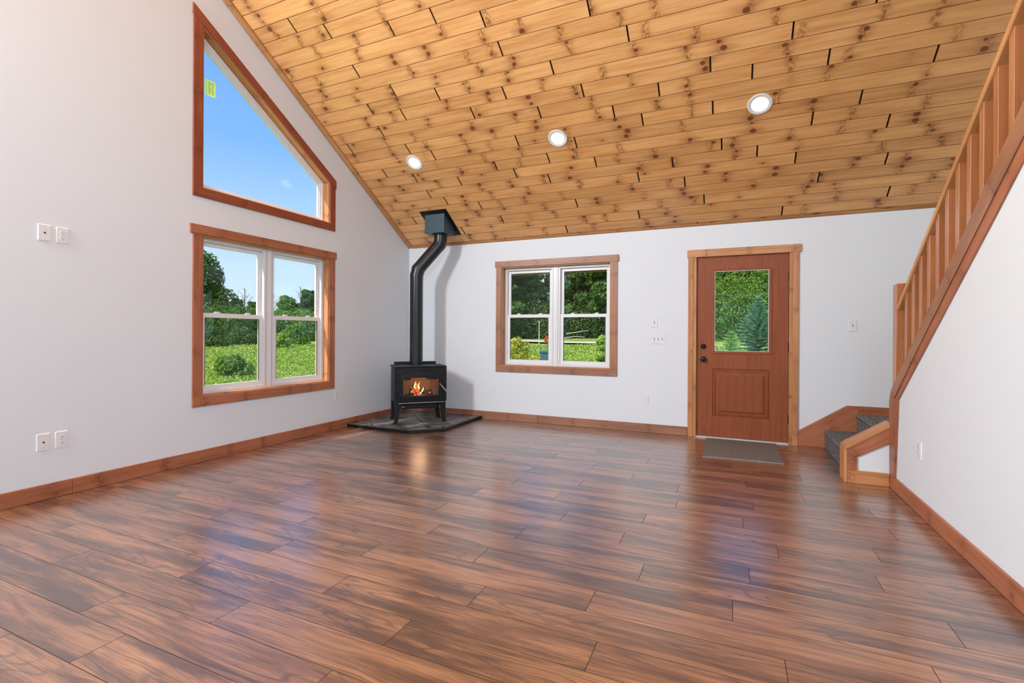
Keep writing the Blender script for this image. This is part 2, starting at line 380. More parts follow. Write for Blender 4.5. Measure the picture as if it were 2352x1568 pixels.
# ------------------------------------------------------------------ room constants
Z0, SL = 2.4269, 0.6375
SC = math.hypot(1, SL); cS, sS = 1 / SC, SL / SC
XR = 5.490                 # stair wall face
XE = 6.62                  # far wall of the stairwell
YB = -9.8; YRIDGE = -4.9
def zc(y): return Z0 + 0.012 - SL * y if y > YRIDGE else Z0 + 0.012 - SL * YRIDGE + SL * (y - YRIDGE)

# ---- floor
sub = MB(); sub.box(-0.02, XE, YB, 0.02, -0.12, -0.006); floor = struct(sub.build('floor', MT['floorgap']))
FW, FO = 0.1795, -0.002
known_f = {12: [3.28, 4.49], 13: [4.01, 5.22], 14: [4.42], 15: [3.85], 16: [3.37], 17: [3.78], 18: [3.22], 19: [1.52], 20: [1.93], 21: [1.36], 22: [2.10],
           23: [2.67], 24: [0.73], 25: [1.22], 26: [1.87], 27: [2.21]}
LP = 1.213
off = 0.3
for k in range(0, 55):
    y0, y1 = -(FO + k * FW), -(FO + (k + 1) * FW)
    y0 = min(y0, 0.0); y1 = max(y1, YB)
    if y1 >= y0: continue
    j0 = known_f[k][0] if k in known_f else off
    off = (off + R.choice([0.37, 0.43, 0.52, 0.78])) % LP
    j0 = j0 % LP
    xe = 5.30 if y1 > -1.30 else XR
    xs = [0.0] + [j0 + LP * n for n in range(8) if 0.08 < j0 + LP * n < xe - 0.05] + [xe]
    for a, b in zip(xs[:-1], xs[1:]):
        m = MB(); g = 0.0005; t = 0.0007
        v = [(a + g, y1 + g, -0.008), (b - g, y1 + g, -0.008), (b - g, y0 - g, -0.008), (a + g, y0 - g, -0.008),
             (a + g, y1 + g, -t * .8), (b - g, y1 + g, -t * .8), (b - g, y0 - g, -t * .8), (a + g, y0 - g, -t * .8),
             (a + g + t, y1 + g + t, 0), (b - g - t, y1 + g + t, 0), (b - g - t, y0 - g - t, 0), (a + g + t, y0 - g - t, 0)]
        f = [(8, 9, 10, 11), (4, 5, 9, 8), (5, 6, 10, 9), (6, 7, 11, 10), (7, 4, 8, 11), (0, 1, 5, 4), (1, 2, 6, 5), (2, 3, 7, 6), (3, 0, 4, 7)]
        sd = nseed(); m.add(v, f[:1], (1, 0, 0), sd); m.add(v, f[1:], (1, 0, 0), sd, 1); m.build('floor_plank', [MT['floor'], MT['floorgap']], floor)

# ---- ceiling
def CP(x, s_, h): return (x, -s_ * cS + h * sS, Z0 + s_ * sS + h * cS)
cm = MB()
smax = -YRIDGE / cS
cm.add([CP(-0.15, -0.2, 0.014), CP(XE + .1, -0.2, 0.014), CP(XE + .1, smax, 0.014), CP(-0.15, smax, 0.014),
        CP(-0.15, -0.2, 0.12), CP(XE + .1, -0.2, 0.12), CP(XE + .1, smax, 0.12), CP(-0.15, smax, 0.12)],
       [(0, 1, 2, 3), (7, 6, 5, 4), (0, 4, 5, 1), (1, 5, 6, 2), (2, 6, 7, 3), (3, 7, 4, 0)])
ceiling = struct(cm.build('ceiling', MT['gap']))
CW, CO = 0.1351, 0.0405
known_c = {0: [2.46, 4.84], 1: [1.03, 3.37, 5.73], 2: [1.67, 4.08], 3: [0.4, 2.69, 5.12], 4: [1.47, 3.9, 5.63], 5: [1.04, 3.44, 4.9], 6: [0.86, 2.47, 3.8, 4.57],
           7: [1.37, 2.1, 3.03, 4.26, 5.56], 8: [0.81, 1.91, 2.54, 4.99], 9: [0.44, 2.88, 5.32], 10: [1.22, 2.27, 3.57, 4.19], 11: [0.95, 3.32, 5.74],
           12: [0.2, 2.61, 3.75, 4.5, 5.04], 13: [0.75, 1.92, 3.08, 4.18], 14: [1.14, 2.33, 4.77], 15: [0.79, 1.64, 2.86], 16: [1.18, 3.56], 17: [2.45],
           18: [0.9, 3.29], 19: [2.39], 20: [1.51, 1.96], 21: [0.86], 22: [0.53]}
LIGHTS = [(0.926, -1.185), (2.709, -1.190), (4.569, -1.196)]
for k in range(-1, 43):
    s0, s1 = CO + k * CW, CO + (k + 1) * CW
    s0 = max(s0, 0.0); s1 = min(s1, smax)
    js = list(known_c.get(k, [R.uniform(0.3, 2.4)]))
    while js[-1] < XE - 1.5: js.append(js[-1] + 2.42 + (0 if k in known_c else 0))
    while js[0] > 2.43: js.insert(0, js[0] - 2.42)
    xs = [0.0] + [x for x in js if 0.05 < x < XE - 0.05] + [XE]
    for a, b in zip(xs[:-1], xs[1:]):
        m = MB(); g = 0.0013; ge = 0.0065; t = 0.0016
        a2, b2 = a + ge, b - ge
        v = [CP(a2, s0 + g, .012), CP(b2, s0 + g, .012), CP(b2, s1 - g, .012), CP(a2, s1 - g, .012),
             CP(a2, s0 + g, t), CP(b2, s0 + g, t), CP(b2, s1 - g, t), CP(a2, s1 - g, t),
             CP(a2 + .001, s0 + g + t, 0), CP(b2 - .001, s0 + g + t, 0), CP(b2 - .001, s1 - g - t, 0), CP(a2 + .001, s1 - g - t, 0)]
        f = [(8, 11, 10, 9), (4, 8, 9, 5), (5, 9, 10, 6), (6, 10, 11, 7), (7, 11, 8, 4), (0, 4, 5, 1), (1, 5, 6, 2), (2, 6, 7, 3), (3, 7, 4, 0)]
        sd = nseed(); m.add(v, f[:1], (1, 0, 0), sd); m.add(v, f[1:], (1, 0, 0), sd, 1); m.build('ceiling_plank', [MT['ceil'], MT['groove']], ceiling)
# the other slope of the roof, behind the camera: planks as one part
m = MB()
def CP2(x, s_, h): p = CP(x, s_, h); return (p[0], 2 * YRIDGE - p[1], p[2])
for k in range(0, 43):
    s0, s1 = k * CW, min((k + 1) * CW, smax)
    m.add([CP2(0, s0 + .002, 0), CP2(XE, s0 + .002, 0), CP2(XE, s1 - .002, 0), CP2(0, s1 - .002, 0), CP2(0, s0 + .002, .012), CP2(XE, s0 + .002, .012), CP2(XE, s1 - .002, .012), CP2(0, s1 - .002, .012)],
          [(0, 1, 2, 3), (7, 6, 5, 4), (0, 4, 5, 1), (1, 5, 6, 2), (2, 6, 7, 3), (3, 7, 4, 0)], (1, 0, 0))
rp_ = m.build('ceiling_planks', MT['ceil'], ceiling); rp_['kind'] = 'stuff'
m = MB(); m.add([CP2(-0.15, -0.2, 0.014), CP2(XE + .1, -0.2, 0.014), CP2(XE + .1, smax, 0.014), CP2(-0.15, smax, 0.014),
        CP2(-0.15, -0.2, 0.12), CP2(XE + .1, -0.2, 0.12), CP2(XE + .1, smax, 0.12), CP2(-0.15, smax, 0.12)],
       [(0, 1, 2, 3), (7, 6, 5, 4), (0, 4, 5, 1), (1, 5, 6, 2), (2, 6, 7, 3), (3, 7, 4, 0)]); m.build('roof_deck', MT['gap'], ceiling)

# ---- walls
TH = 0.16
DOOR = (3.988, 4.921, 0.0, 2.056)
BWIN = (1.522, 3.004, 0.733, 2.062)
m = MB()
m.prism([(-TH, -0.7), (XE, -0.7), (XE, 2.50), (-TH, 2.50)], lambda a, b: (a, 0, b), lambda a, b: (a, TH, b),
        holes=[[(BWIN[0], BWIN[2]), (BWIN[1], BWIN[2]), (BWIN[1], BWIN[3]), (BWIN[0], BWIN[3])], [(DOOR[0], -0.01), (DOOR[1], -0.01), (DOOR[1], DOOR[3]), (DOOR[0], DOOR[3])]])
struct(m.build('wall_back', MT['wall']))
LW = (-3.100, -1.585, 0.588, 2.048)
UWIN = [(-3.105, 2.462), (-1.582, 2.462), (-1.582, 2.951), (-3.105, 2.951 + SL * 1.523)]
gable = [(YB, -0.7), (0, -0.7), (0, Z0 + .02), (YRIDGE, zc(YRIDGE)), (YB, Z0 + .02)]
LW2 = (-8.215, -6.70)
UW2 = [(2 * YRIDGE - p[0], p[1]) for p in UWIN][::-1]
m = MB()
m.prism(gable, lambda a, b: (0, a, b), lambda a, b: (-TH, a, b), grain=(0, 1, 0),
        holes=[[(LW[0], LW[2]), (LW[1], LW[2]), (LW[1], LW[3]), (LW[0], LW[3])], UWIN, [(LW2[0], LW[2]), (LW2[1], LW[2]), (LW2[1], LW[3]), (LW2[0], LW[3])], UW2])
struct(m.build('wall_left', MT['wall']))
m = MB(); m.prism([(-TH, -0.1), (XE, -0.1), (XE, 2.50), (-TH, 2.50)], lambda a, b: (a, YB, b), lambda a, b: (a, YB - TH, b), holes=[[(0.5, 0.02), (5.1, 0.02), (5.1, 2.1), (0.5, 2.1)]])
struct(m.build('wall_rear', MT['wall']))
m = MB(); m.prism(gable, lambda a, b: (XE, a, b), lambda a, b: (XE + TH, a, b), grain=(0, 1, 0)); struct(m.build('wall_far_right', MT['wall']))
# stair wall: sloping top edge, then up to the ceiling beyond the stair
KB = -0.2087                      # top line of the sloping skirt: z = KB - .76 y  (at x = 5.5)
def ztop(y): return KB - 0.76 * y - 0.05
m = MB()
YE = -4.05
m.prism([(-1.325, -0.01), (-1.325, 0.70), (-1.36, ztop(-1.36)), (YE, ztop(YE)), (YE, zc(YE) + .005), (YRIDGE, zc(YRIDGE) + .005), (YB, Z0 + .02), (YB, -0.01)],
        lambda a, b: (XR, a, b), lambda a, b: (XR + 0.11, a, b), grain=(0, 1, 0), holes=[[(-4.2, 1.0), (-4.201, 1.0), (-4.2, 1.001)]])
struct(m.build('wall_right', MT['wall']))

# ---- baseboards and trims
def board(name, mat, x0, x1, y0, y1, z0, z1, parent=None, grain=None, b=0.003): return bx(name, MT[mat], x0, x1, y0, y1, z0, z1, parent, b, grain)
bl = struct(empty('baseboard_left'))
for a, b in ((YB, -4.045), (-4.045, 0.0)): board('baseboard_board', 'trim', 0, .018, a + .0008, b - .0008, 0.001, .108, bl)
bb = struct(empty('baseboard_back'))
for a, b in ((0.019, 2.05), (2.05, 3.900)): board('baseboard_board', 'trim_brown', a + .0008, b - .0008, -.018, 0, 0.001, .104, bb)
br = struct(empty('baseboard_right'))
for a, b in ((YB, -4.3), (-4.3, -1.327)): board('baseboard_board', 'trim', XR - .016, XR, a + .0008, b - .0008, 0.001, .103, br)
# rake trim along the gable and eave trim along the back wall
t1 = struct(empty('trim_1'))
def rake(s0, s1):
    m = MB(); x1 = .068
    P = [CP(x, s_, h) for s_ in (s0, s1) for x, h in ((0, -.004), (x1, -.004), (x1, -.020), (0.004, -.024))]
    m.add(P, [(0, 1, 2, 3), (7, 6, 5, 4), (0, 4, 5, 1), (1, 5, 6, 2), (2, 6, 7, 3), (3, 7, 4, 0)], (0, -cS, sS)); return m.build('trim_board', MT['ceil_trim'], t1)
for a, b in ((0.02, 2.955), (2.958, 3.395), (3.398, smax - .02)): rake(a, b)
t2 = struct(empty('trim_2'))
for a, b in ((0.07, 1.02), (1.02, 3.38), (3.38, 4.42), (4.42, XE)):
    m = MB(); m.prism([(-.000, 2.410), (-.022, 2.425), (-.024, 2.434), (-.0, 2.424)], lambda p, q: (a + .001, p, q), lambda p, q: (b - .001, p, q)); m.build('trim_board', MT['ceil_trim'], t2)

# ------------------------------------------------------------------ windows
class Map:
    """maps (a, d, z): a along the wall, d outward depth"""
    def __init__(s, side): s.side = side
    def __call__(s, a, d, z): return (-d, a, z) if s.side == 'left' else (a, d, z)
    def box(s, m, a0, a1, d0, d1, z0, z1, grain=None, mi=0):
        p, q = s(a0, d0, z0), s(a1, d1, z1); m.box(p[0], q[0], p[1], q[1], p[2], q[2], grain, mi=mi)
    def ga(s): return (0, 1, 0) if s.side == 'left' else (1, 0, 0)
def wbox(W_, name, mat, a0, a1, d0, d1, z0, z1, parent, bevel=0.0, grain=None):
    m = MB(); W_.box(m, a0, a1, d0, d1, z0, z1, grain); return m.build(name, mat, parent, bevel=bevel)
def ring(W_, name, mat, a0, a1, z0, z1, w, d0, d1, parent, bevel=0.002):
    m = MB()
    W_.box(m, a0, a0 + w, d0, d1, z0, z1); W_.box(m, a1 - w, a1, d0, d1, z0, z1)
    W_.box(m, a0 + w, a1 - w, d0, d1, z0, z0 + w); W_.box(m, a0 + w, a1 - w, d0, d1, z1 - w, z1)
    return m.build(name, mat, parent, bevel=bevel)

def twin_window(root, W_, a0, a1, z0, z1, casing, over, head, cm, jm):
    """casing: width of side casing; head: (z0,z1,a0,a1) of the head board"""
    c = casing
    wbox(W_, 'head_casing', MT[cm], over[0], over[1], -.020, 0, head[0], head[1], root, .002)
    wbox(W_, 'side_casing', MT[cm], a0 - c, a0, -.017, 0, z0, head[0], root, .002)
    wbox(W_, 'side_casing', MT[cm], a1, a1 + c, -.017, 0, z0, head[0], root, .002)
    wbox(W_, 'sill_casing', MT[cm], a0 - c, a1 + c, -.017, 0, z0 - c, z0, root, .002)
    t = .012; D = .075
    wbox(W_, 'jamb_board', MT[jm], a0, a0 + t, 0, D, z0 + t, z1 - t, root); wbox(W_, 'jamb_board', MT[jm], a1 - t, a1, 0, D, z0 + t, z1 - t, root)
    wbox(W_, 'jamb_board', MT[jm], a0, a1, 0, D, z1 - t, z1, root); wbox(W_, 'jamb_board', MT[jm], a0, a1, 0, D, z0, z0 + t, root)
    mid = (a0 + a1) / 2
    fz0, fz1 = z0 + t, z1 - t
    m = MB(); W_.box(m, mid - .030, mid + .030, .068, .155, fz0, fz1); W_.box(m, mid - .012, mid + .012, .064, .068, fz0, fz1)
    m.build('mullion', MT['vinyl'], root, bevel=.002)
    zm = z0 + (z1 - z0) * 0.498
    for u0, u1 in ((a0 + t, mid - .030), (mid + .030, a1 - t)):
        fr = ring(W_, 'window_frame', MT['vinyl'], u0, u1, fz0, fz1, .030, .072, .155, root)
        m = MB()
        for q_ in (u0 + .0005, u1 - .0025): W_.box(m, q_, q_ + .002, .0665, .0725, fz0, fz1)
        for q_ in (u0 + .014, u1 - .0155): W_.box(m, q_, q_ + .0015, .0712, .0722, fz0 + .014, fz1 - .014)
        W_.box(m, u0 + .014, u1 - .014, .0712, .0722, fz1 - .0155, fz1 - .014); W_.box(m, u0 + .014, u1 - .014, .0712, .0722, fz0 + .014, fz0 + .0155)
        m.build('frame_shade_line', MT['seam_shade'], fr)  # gap lines around the frame, their occlusion shade put in as grey colour
        i0, i1, j0, j1 = u0 + .030, u1 - .030, fz0 + .030, fz1 - .030
        up = ring(W_, 'upper_sash', MT['vinyl'], i0, i1, zm - .01, j1, .038, .118, .142, root)
        lo = ring(W_, 'lower_sash', MT['vinyl'], i0 + .001, i1 - .001, j0, zm + .030, .042, .088, .114, root)
        wbox(W_, 'glass_pane', MT['glass'], i0 + .034, i1 - .034, .129, .131, zm + .02, j1 - .034, up)
        wbox(W_, 'glass_pane', MT['glass'], i0 + .038, i1 - .038, .100, .102, j0 + .038, zm - .005, lo)
        m = MB()
        for q0, q1 in ((i0 + .034, i0 + .041), (i1 - .041, i1 - .034)): W_.box(m, q0, q1, .1125, .1135, zm - .0, j1 - .038) if False else None
        for a_ in (i0 + .030, i1 - .042): W_.box(m, a_ + .0115, a_ + .0125, .1175, .118, zm, j1 - .02)
        m.build('sash_line', MT['gasket'], up)
        m = MB()
        for a_ in (i0 + .042, i1 - .048): W_.box(m, a_, a_ + .006, .0875, .1005, j0 + .042, zm - .012)
        m.build('sash_gasket', MT['gasket'], lo)
        for f_ in (.25, .74):
            ac = i0 + (i1 - i0) * f_; m = MB()
            W_.box(m, ac - .030, ac + .030, .092, .112, zm + .030, zm + .035); W_.box(m, ac - .012, ac + .020, .094, .110, zm + .035, zm + .046); W_.box(m, ac + .010, ac + .034, .090, .100, zm + .038, zm + .043)
            m.build('sash_lock', MT['vinyl'], lo, bevel=.002)

WL, WB_ = Map('left'), Map('back')
w2 = struct(empty('window_2'))
twin_window(w2, WL, LW[0], LW[1], LW[2], LW[3], .088, (-3.215, -1.475), (2.046, 2.127), 'trim', 'trim_gold')
w3 = struct(empty('window_3'))
twin_window(w3, WB_, BWIN[0], BWIN[1], BWIN[2], BWIN[3], .082, (1.424, 3.102), (2.060, 2.141), 'trim_brown', 'trim_gold')
# windows behind the camera in the same gable, simpler copies of the same kind
w5 = struct(empty('window_5'))
twin_window(w5, WL, LW2[0], LW2[1], LW[2], LW[3], .088, (LW2[0] - .115, LW2[1] + .115), (2.046, 2.127), 'trim', 'trim_gold')

def trap_window(name, mir=False):
    root = struct(empty(name))
    F = (lambda y: 2 * YRIDGE - y) if mir else (lambda y: y)
    def P(d): return lambda a, b: (-d, F(a), b)
    def pr(nm, poly, d0, d1, mat, par=root, holes=None, grain=(0, 1, 0), bevel=.002):
        m = MB(); m.prism(poly, P(d0), P(d1), grain=grain, holes=holes); return m.build(nm, MT[mat], par, bevel=bevel)
    L_, R_, B_ = -3.105, -1.582, 2.462; zr = 2.951
    zi = lambda y: zr + SL * (R_ - y)
    c = .088
    pr('head_casing', [(-1.486, zi(-1.486)), (-1.486, zi(-1.486) + .092), (-3.200, zi(-3.2) + .092), (-3.200, zi(-3.2))], -.020, 0, 'trim_red', grain=(0, -cS, sS))
    pr('side_casing', [(L_ - c, B_), (L_, B_), (L_, zi(L_) - .001), (L_ - c, zi(L_ - c) - .001)], -.017, 0, 'trim_red', grain=(0, 0, 1))
    pr('side_casing', [(R_, B_), (R_ + c - .004, B_), (R_ + c - .004, zi(R_ + c) - .001), (R_, zi(R_) - .001)], -.017, 0, 'trim_red', grain=(0, 0, 1))
    pr('sill_casing', [(L_ - c, B_ - .083), (R_ + c - .004, B_ - .083), (R_ + c - .004, B_), (L_ - c, B_)], -.017, 0, 'trim_red')
    t = .012
    pr('jamb_board', [(R_ - t, B_ + t), (R_, B_ + t), (R_, zi(R_) - t), (R_ - t, zi(R_) - t)], 0, .085, 'trim_gold', grain=(0, 0, 1))
    pr('jamb_board', [(L_, B_ + t), (L_ + t, B_ + t), (L_ + t, zi(L_) - 2 * t), (L_, zi(L_) - t)], 0, .085, 'trim_gold', grain=(0, 0, 1))
    pr('jamb_board', [(L_, B_), (R_, B_), (R_, B_ + t), (L_, B_ + t)], 0, .085, 'trim_gold')
    pr('jamb_board', [(R_, zi(R_) - t), (R_, zi(R_)), (L_, zi(L_)), (L_, zi(L_) - t)], 0, .085, 'trim_gold', grain=(0, -cS, sS))
    def tz(i): return [(L_ + i, B_ + i), (R_ - i, B_ + i), (R_ - i, zi(R_ - i) - i * SC), (L_ + i, zi(L_ + i) - i * SC)]
    fr = pr('window_frame', tz(t), .078, .155, 'vinyl', holes=[tz(.040)])
    pr('frame_bead', tz(.040), .092, .140, 'vinyl', holes=[tz(.058)])
    pr('frame_bead', tz(.058), .104, .132, 'vinyl', holes=[tz(.070)])
    gl = pr('glass_pane', tz(.064), .117, .119, 'glass_upper', par=fr, bevel=0)
    return root, fr
w1, fr1 = trap_window('window_1')
trap_window('window_4', True)
# manufacturer's label stuck on the glass
st = empty('glass_sticker', (-.112, -2.965, 3.375)); tag(st, 'small yellow-green paper label stuck on the upper window glass', 'sticker')
bx('label_sheet', MT['sticker'], -.0005, .0005, -.0175, .055, .0, .145, st)
bx('label_margin', MT['paper'], -.0005, .0005, -.050, -.018, .0, .145, st)
m = MB()
for i in range(9):
    zz = .128 - i * .0135
    for a, b in ((-.012, .004 + .016 * R.random()), (.024, .038 + .012 * R.random())): m.box(.001, .0016, a, b, zz, zz + .0045)
for o_ in (.020,): m.box(.001, .0016, o_, o_ + .001, .01, .135)
m.build('printed_text', MT['ink'], st)

# ------------------------------------------------------------------ door
d1 = struct(empty('door_1'))
wbox(WB_, 'head_casing', MT['trim_gold'], 3.890, 5.028, -.022, 0, 2.054, 2.138, d1, .002)
for a, b, c, d in ((3.902, 3.958, 3.958, 3.990), (4.952, 5.006, 4.919, 4.952)):
    wbox(WB_, 'side_casing', MT['trim_gold'], a, b, -.020, 0, 0, 2.054, d1, .002)
    wbox(WB_, 'jamb_board', MT['trim_gold'], c, d, -.014, .10, 0, 2.054, d1, .002)
wbox(WB_, 'jamb_board', MT['trim_gold'], 3.990, 4.919, .0, .10, 2.050, 2.0555, d1)
wbox(WB_, 'threshold', MT['thresh'], 3.990, 4.919, -.016, .16, 0.0, .014, d1, .002)
sx0, sx1, sz0, sz1, sy = 3.994, 4.915, .018, 2.049, .020
m = MB(); m.prism([(sx0, sz0), (sx1, sz0), (sx1, sz1), (sx0, sz1)], lambda a, b: (a, sy, b), lambda a, b: (a, sy + .044, b), grain=(0, 0, 1),
                  holes=[[(4.175, .975), (4.737, .975), (4.737, 1.893), (4.175, 1.893)], [(4.165, .247), (4.743, .247), (4.743, .785), (4.165, .785)]])
slab = m.build('door_slab', MT['door'], d1)
# stile / rail style grain for the slab is vertical; lite frame
m = MB()
for i0, i1, y0_, y1_ in ((0, .020, sy - .008, sy + .052),):
    for (a, b, c, d) in ((4.150, 4.183, .954, 1.906), (4.728, 4.760, .954, 1.906), (4.183, 4.728, .954, .985), (4.183, 4.728, 1.885, 1.906)): m.box(a, b, y0_, y1_, c, d)
m.build('lite_frame', MT['door'], slab, bevel=.005)
m = MB()
for (a, b, c, d) in ((4.183, 4.187, .985, 1.885), (4.724, 4.728, .985, 1.885), (4.187, 4.724, .985, .989), (4.187, 4.724, 1.881, 1.885)): m.box(a, b, sy - .002, sy + .03, c, d)
m.build('glass_bead', MT['vinyl'], slab)
bx('glass_pane', MT['glass'], 4.186, 4.725, sy + .020, sy + .023, .988, 1.882, slab)
# embossed lower panel
m = MB()
def rectloop(i, y): return [(4.165 + i, y, .247 + i), (4.743 - i, y, .247 + i), (4.743 - i, y, .785 - i), (4.165 + i, y, .785 - i)]
prof = [(0, sy), (.006, sy + .010), (.012, sy + .010), (.018, sy), (.026, sy - .001), (.030, sy + .011), (.046, sy + .010), (.072, sy - .003), (.076, sy - .002)]
V = [p for i, y in prof for p in rectloop(i, y)]; Fc = []
for r_ in range(len(prof) - 1):
    for k in range(4): Fc.append((r_ * 4 + k, r_ * 4 + (k + 1) % 4, r_ * 4 + 4 + (k + 1) % 4, r_ * 4 + 4 + k))
n_ = (len(prof) - 1) * 4
# vertical scored lines in the raised field
xa, xb, za, zb = 4.165 + .076, 4.743 - .076, .247 + .076, .785 - .076
seed_ = nseed(); m.add(V, Fc, (0, 0, 1), seed_)
nb = 5
for i in range(nb):
    u0 = xa + (xb - xa) * i / nb; u1 = xa + (xb - xa) * (i + 1) / nb; g = .0022
    y_ = sy - .002
    m.add([(u0, y_ + g, za), (u0 + g, y_, za), (u1 - g, y_, za), (u1, y_ + g, za), (u0, y_ + g, zb), (u0 + g, y_, zb), (u1 - g, y_, zb), (u1, y_ + g, zb)],
          [(0, 1, 5, 4), (1, 2, 6, 5), (2, 3, 7, 6)], (0, 0, 1), seed_)
m.build('raised_panel', MT['door'], slab)
bx('panel_back', MT['door'], 4.16, 4.75, sy + .012, sy + .04, .24, .79, slab)
def knob(name, x, z, r, depth):
    m = MB(); m.cyl((x, sy, z), (x, sy - .010, z), r, r * .96, 28); 
    if depth > .03:
        m.cyl((x, sy - .010, z), (x, sy - .030, z), r * .38, r * .38, 20)
        pr = [(.030, .45), (.036, .80), (.046, .92), (.056, .80), (.060, .45)]
        for (d0, r0), (d1_, r1) in zip(pr[:-1], pr[1:]): m.cyl((x, sy - d0, z), (x, sy - d1_, z), r * r0, r * r1, 28)
    else:
        m.cyl((x, sy - .010, z), (x, sy - .018, z), r * .75, r * .6, 28); m.box(x - .004, x + .004, sy - .032, sy - .018, z - .016, z + .016)
    return m.build(name, MT['blackmetal'], slab, smooth=True)
knob('deadbolt', 4.066, 1.035, .031, .02); knob('door_knob', 4.065, .889, .032, .06)
for z in (1.804, 1.039, .267):
    m = MB(); m.cyl((4.918, -.004, z - .05), (4.918, -.004, z + .05), .0065, n=14); m.box(4.913, 4.922, -.004, .02, z - .05, z + .05); m.build('hinge', MT['blackmetal'], d1)

# ------------------------------------------------------------------ doormat
mt = MB(); n = 14
top = []
for i in range(n + 1):
    f_ = i / n; x_ = 4.108 + (4.796 - 4.108) * f_
    top.append((x_, -.955 + .022 * f_ + .012 * math.sin(f_ * PI) - .0))
poly = top + [(4.800, -.062), (4.106, -.062)]
dm = empty('doormat', (4.45, -.5, 0)); tag(dm, 'grey-brown ribbed doormat lying on the floor before the door', 'doormat')
m = MB(); m.prism([(a - 4.45, b + .5) for a, b in poly], lambda a, b: (a, b, .0005), lambda a, b: (a, b, .010)); m.build('mat_pile', MT['mat'], dm, bevel=.003)
pts = [(a - 4.45, b + .5, .004) for a, b in poly]
m = MB(); m.tube([(p[0], p[1] - .003, p[2]) for p in pts[:n + 1]], .004, 8); m.build('mat_binding', MT['matedge'], dm)

# ------------------------------------------------------------------ wall plates
def plate(kind, side, a, z, w, h, label, cat, face=None):
    """a,z centre on the wall; side left/back/right"""
    o = empty({'outlet': 'wall_outlet', 'jack': 'jack_plate', 'switch': 'light_switch', 'triple': 'triple_switch'}[kind])
    if side == 'left': o.location = (0, a, z); o.rotation_euler = (0, 0, PI / 2)
    elif side == 'back': o.location = (a, 0, z)
    else: o.location = (XR, a, z); o.rotation_euler = (0, 0, -PI / 2)
    tag(o, label, cat)
    # local: x along the wall, -y into the room
    m = MB(); W2, H2 = w / 2, h / 2; b = .004
    m.add([(-W2, 0, -H2), (W2, 0, -H2), (W2, 0, H2), (-W2, 0, H2), (-W2 + b, -.006, -H2 + b), (W2 - b, -.006, -H2 + b), (W2 - b, -.006, H2 - b), (-W2 + b, -.006, H2 - b)],
          [(4, 5, 6, 7), (0, 1, 5, 4), (1, 2, 6, 5), (2, 3, 7, 6), (3, 0, 4, 7), (3, 2, 1, 0)])
    m.build('cover_plate', MT['plate'], o)
    if kind == 'outlet':
        for s_ in (1, -1):
            zc_ = s_ * .0195
            m = MB(); m.prism([(.0172 * math.cos(t) * 1.0, zc_ + max(-.0135, min(.0135, .0172 * math.sin(t)))) for t in [2 * PI * i / 24 for i in range(24)]], lambda p, q: (p, -.0055, q), lambda p, q: (p, -.0082, q))
            sk = m.build('socket', MT['plate'], o)
            m = MB(); m.box(-.0075, -.0055, -.0086, -.0080, zc_ - .001, zc_ + .007); m.box(.0055, .0075, -.0086, -.0080, zc_ - .000, zc_ + .006); m.cyl((0, -.0080, zc_ - .0075), (0, -.0086, zc_ - .0075), .0024, n=10)
            m.build('slots', MT['slot'], sk)
        m = MB(); m.cyl((0, -.006, 0), (0, -.0072, 0), .0025, n=10); m.build('screw', MT['chrome'], o)
    elif kind == 'jack':
        m = MB(); m.cyl((0, -.006, 0), (0, -.011, 0), .0058, n=12); m.build('jack_socket', MT['slot'], o)
        for s_ in (1, -1): m = MB(); m.cyl((0, -.006, s_ * .042), (0, -.0072, s_ * .042), .0025, n=10); m.build('screw', MT['chrome'], o)
    else:
        xs = (-.046, 0, .046) if kind == 'triple' else (0,)
        for x in xs:
            m = MB(); m.box(x - .0052, x + .0052, -.0066, -.0060, -.012, .012); rec = m.build('toggle_slot', MT['slot'], o)
            m = MB(); X = Matrix.Translation((x, -.006, 0)) @ Matrix.Rotation(math.radians(28), 4, 'X'); m.box(-.0042, .0042, -.014, .0, -.004, .005, X=X); m.build('toggle', MT['plate'], o, bevel=.001)
            for s_ in (1, -1): m = MB(); m.cyl((x, -.006, s_ * .030), (x, -.0072, s_ * .030), .0025, n=10); m.build('screw', MT['chrome'], o)
    return o
plate('jack', 'left', -4.206, 1.852, .074, .114, 'white cable jack plate high on the left wall', 'jack plate')
plate('outlet', 'left', -4.105, 1.850, .074, .114, 'white double outlet high on the left wall', 'outlet')
plate('jack', 'left', -4.206, .400, .074, .120, 'white cable jack plate low on the left wall above the baseboard', 'jack plate')
plate('outlet', 'left', -4.104, .400, .074, .120, 'white double outlet low on the left wall beside the jack plate', 'outlet')
plate('outlet', 'left', -1.444, .408, .074, .118, 'white double outlet under the right edge of the large left window', 'outlet')
plate('outlet', 'back', 1.389, .404, .074, .116, 'white double outlet on the back wall nearest the wood stove', 'outlet')
plate('outlet', 'back', 3.430, .392, .074, .116, 'white double outlet on the back wall left of the door', 'outlet')
plate('switch', 'back', 3.524, 1.309, .074, .118, 'single white toggle switch above the triple switch', 'light switch')
plate('triple', 'back', 3.569, 1.113, .168, .120, 'white plate with three toggle switches left of the door', 'light switch')
plate('switch', 'back', 5.487, 1.270, .074, .120, 'single white toggle switch on the wall between door and stair', 'light switch')
plate('outlet', 'right', -1.925, .418, .074, .112, 'white double outlet on the stair wall above the baseboard', 'outlet')

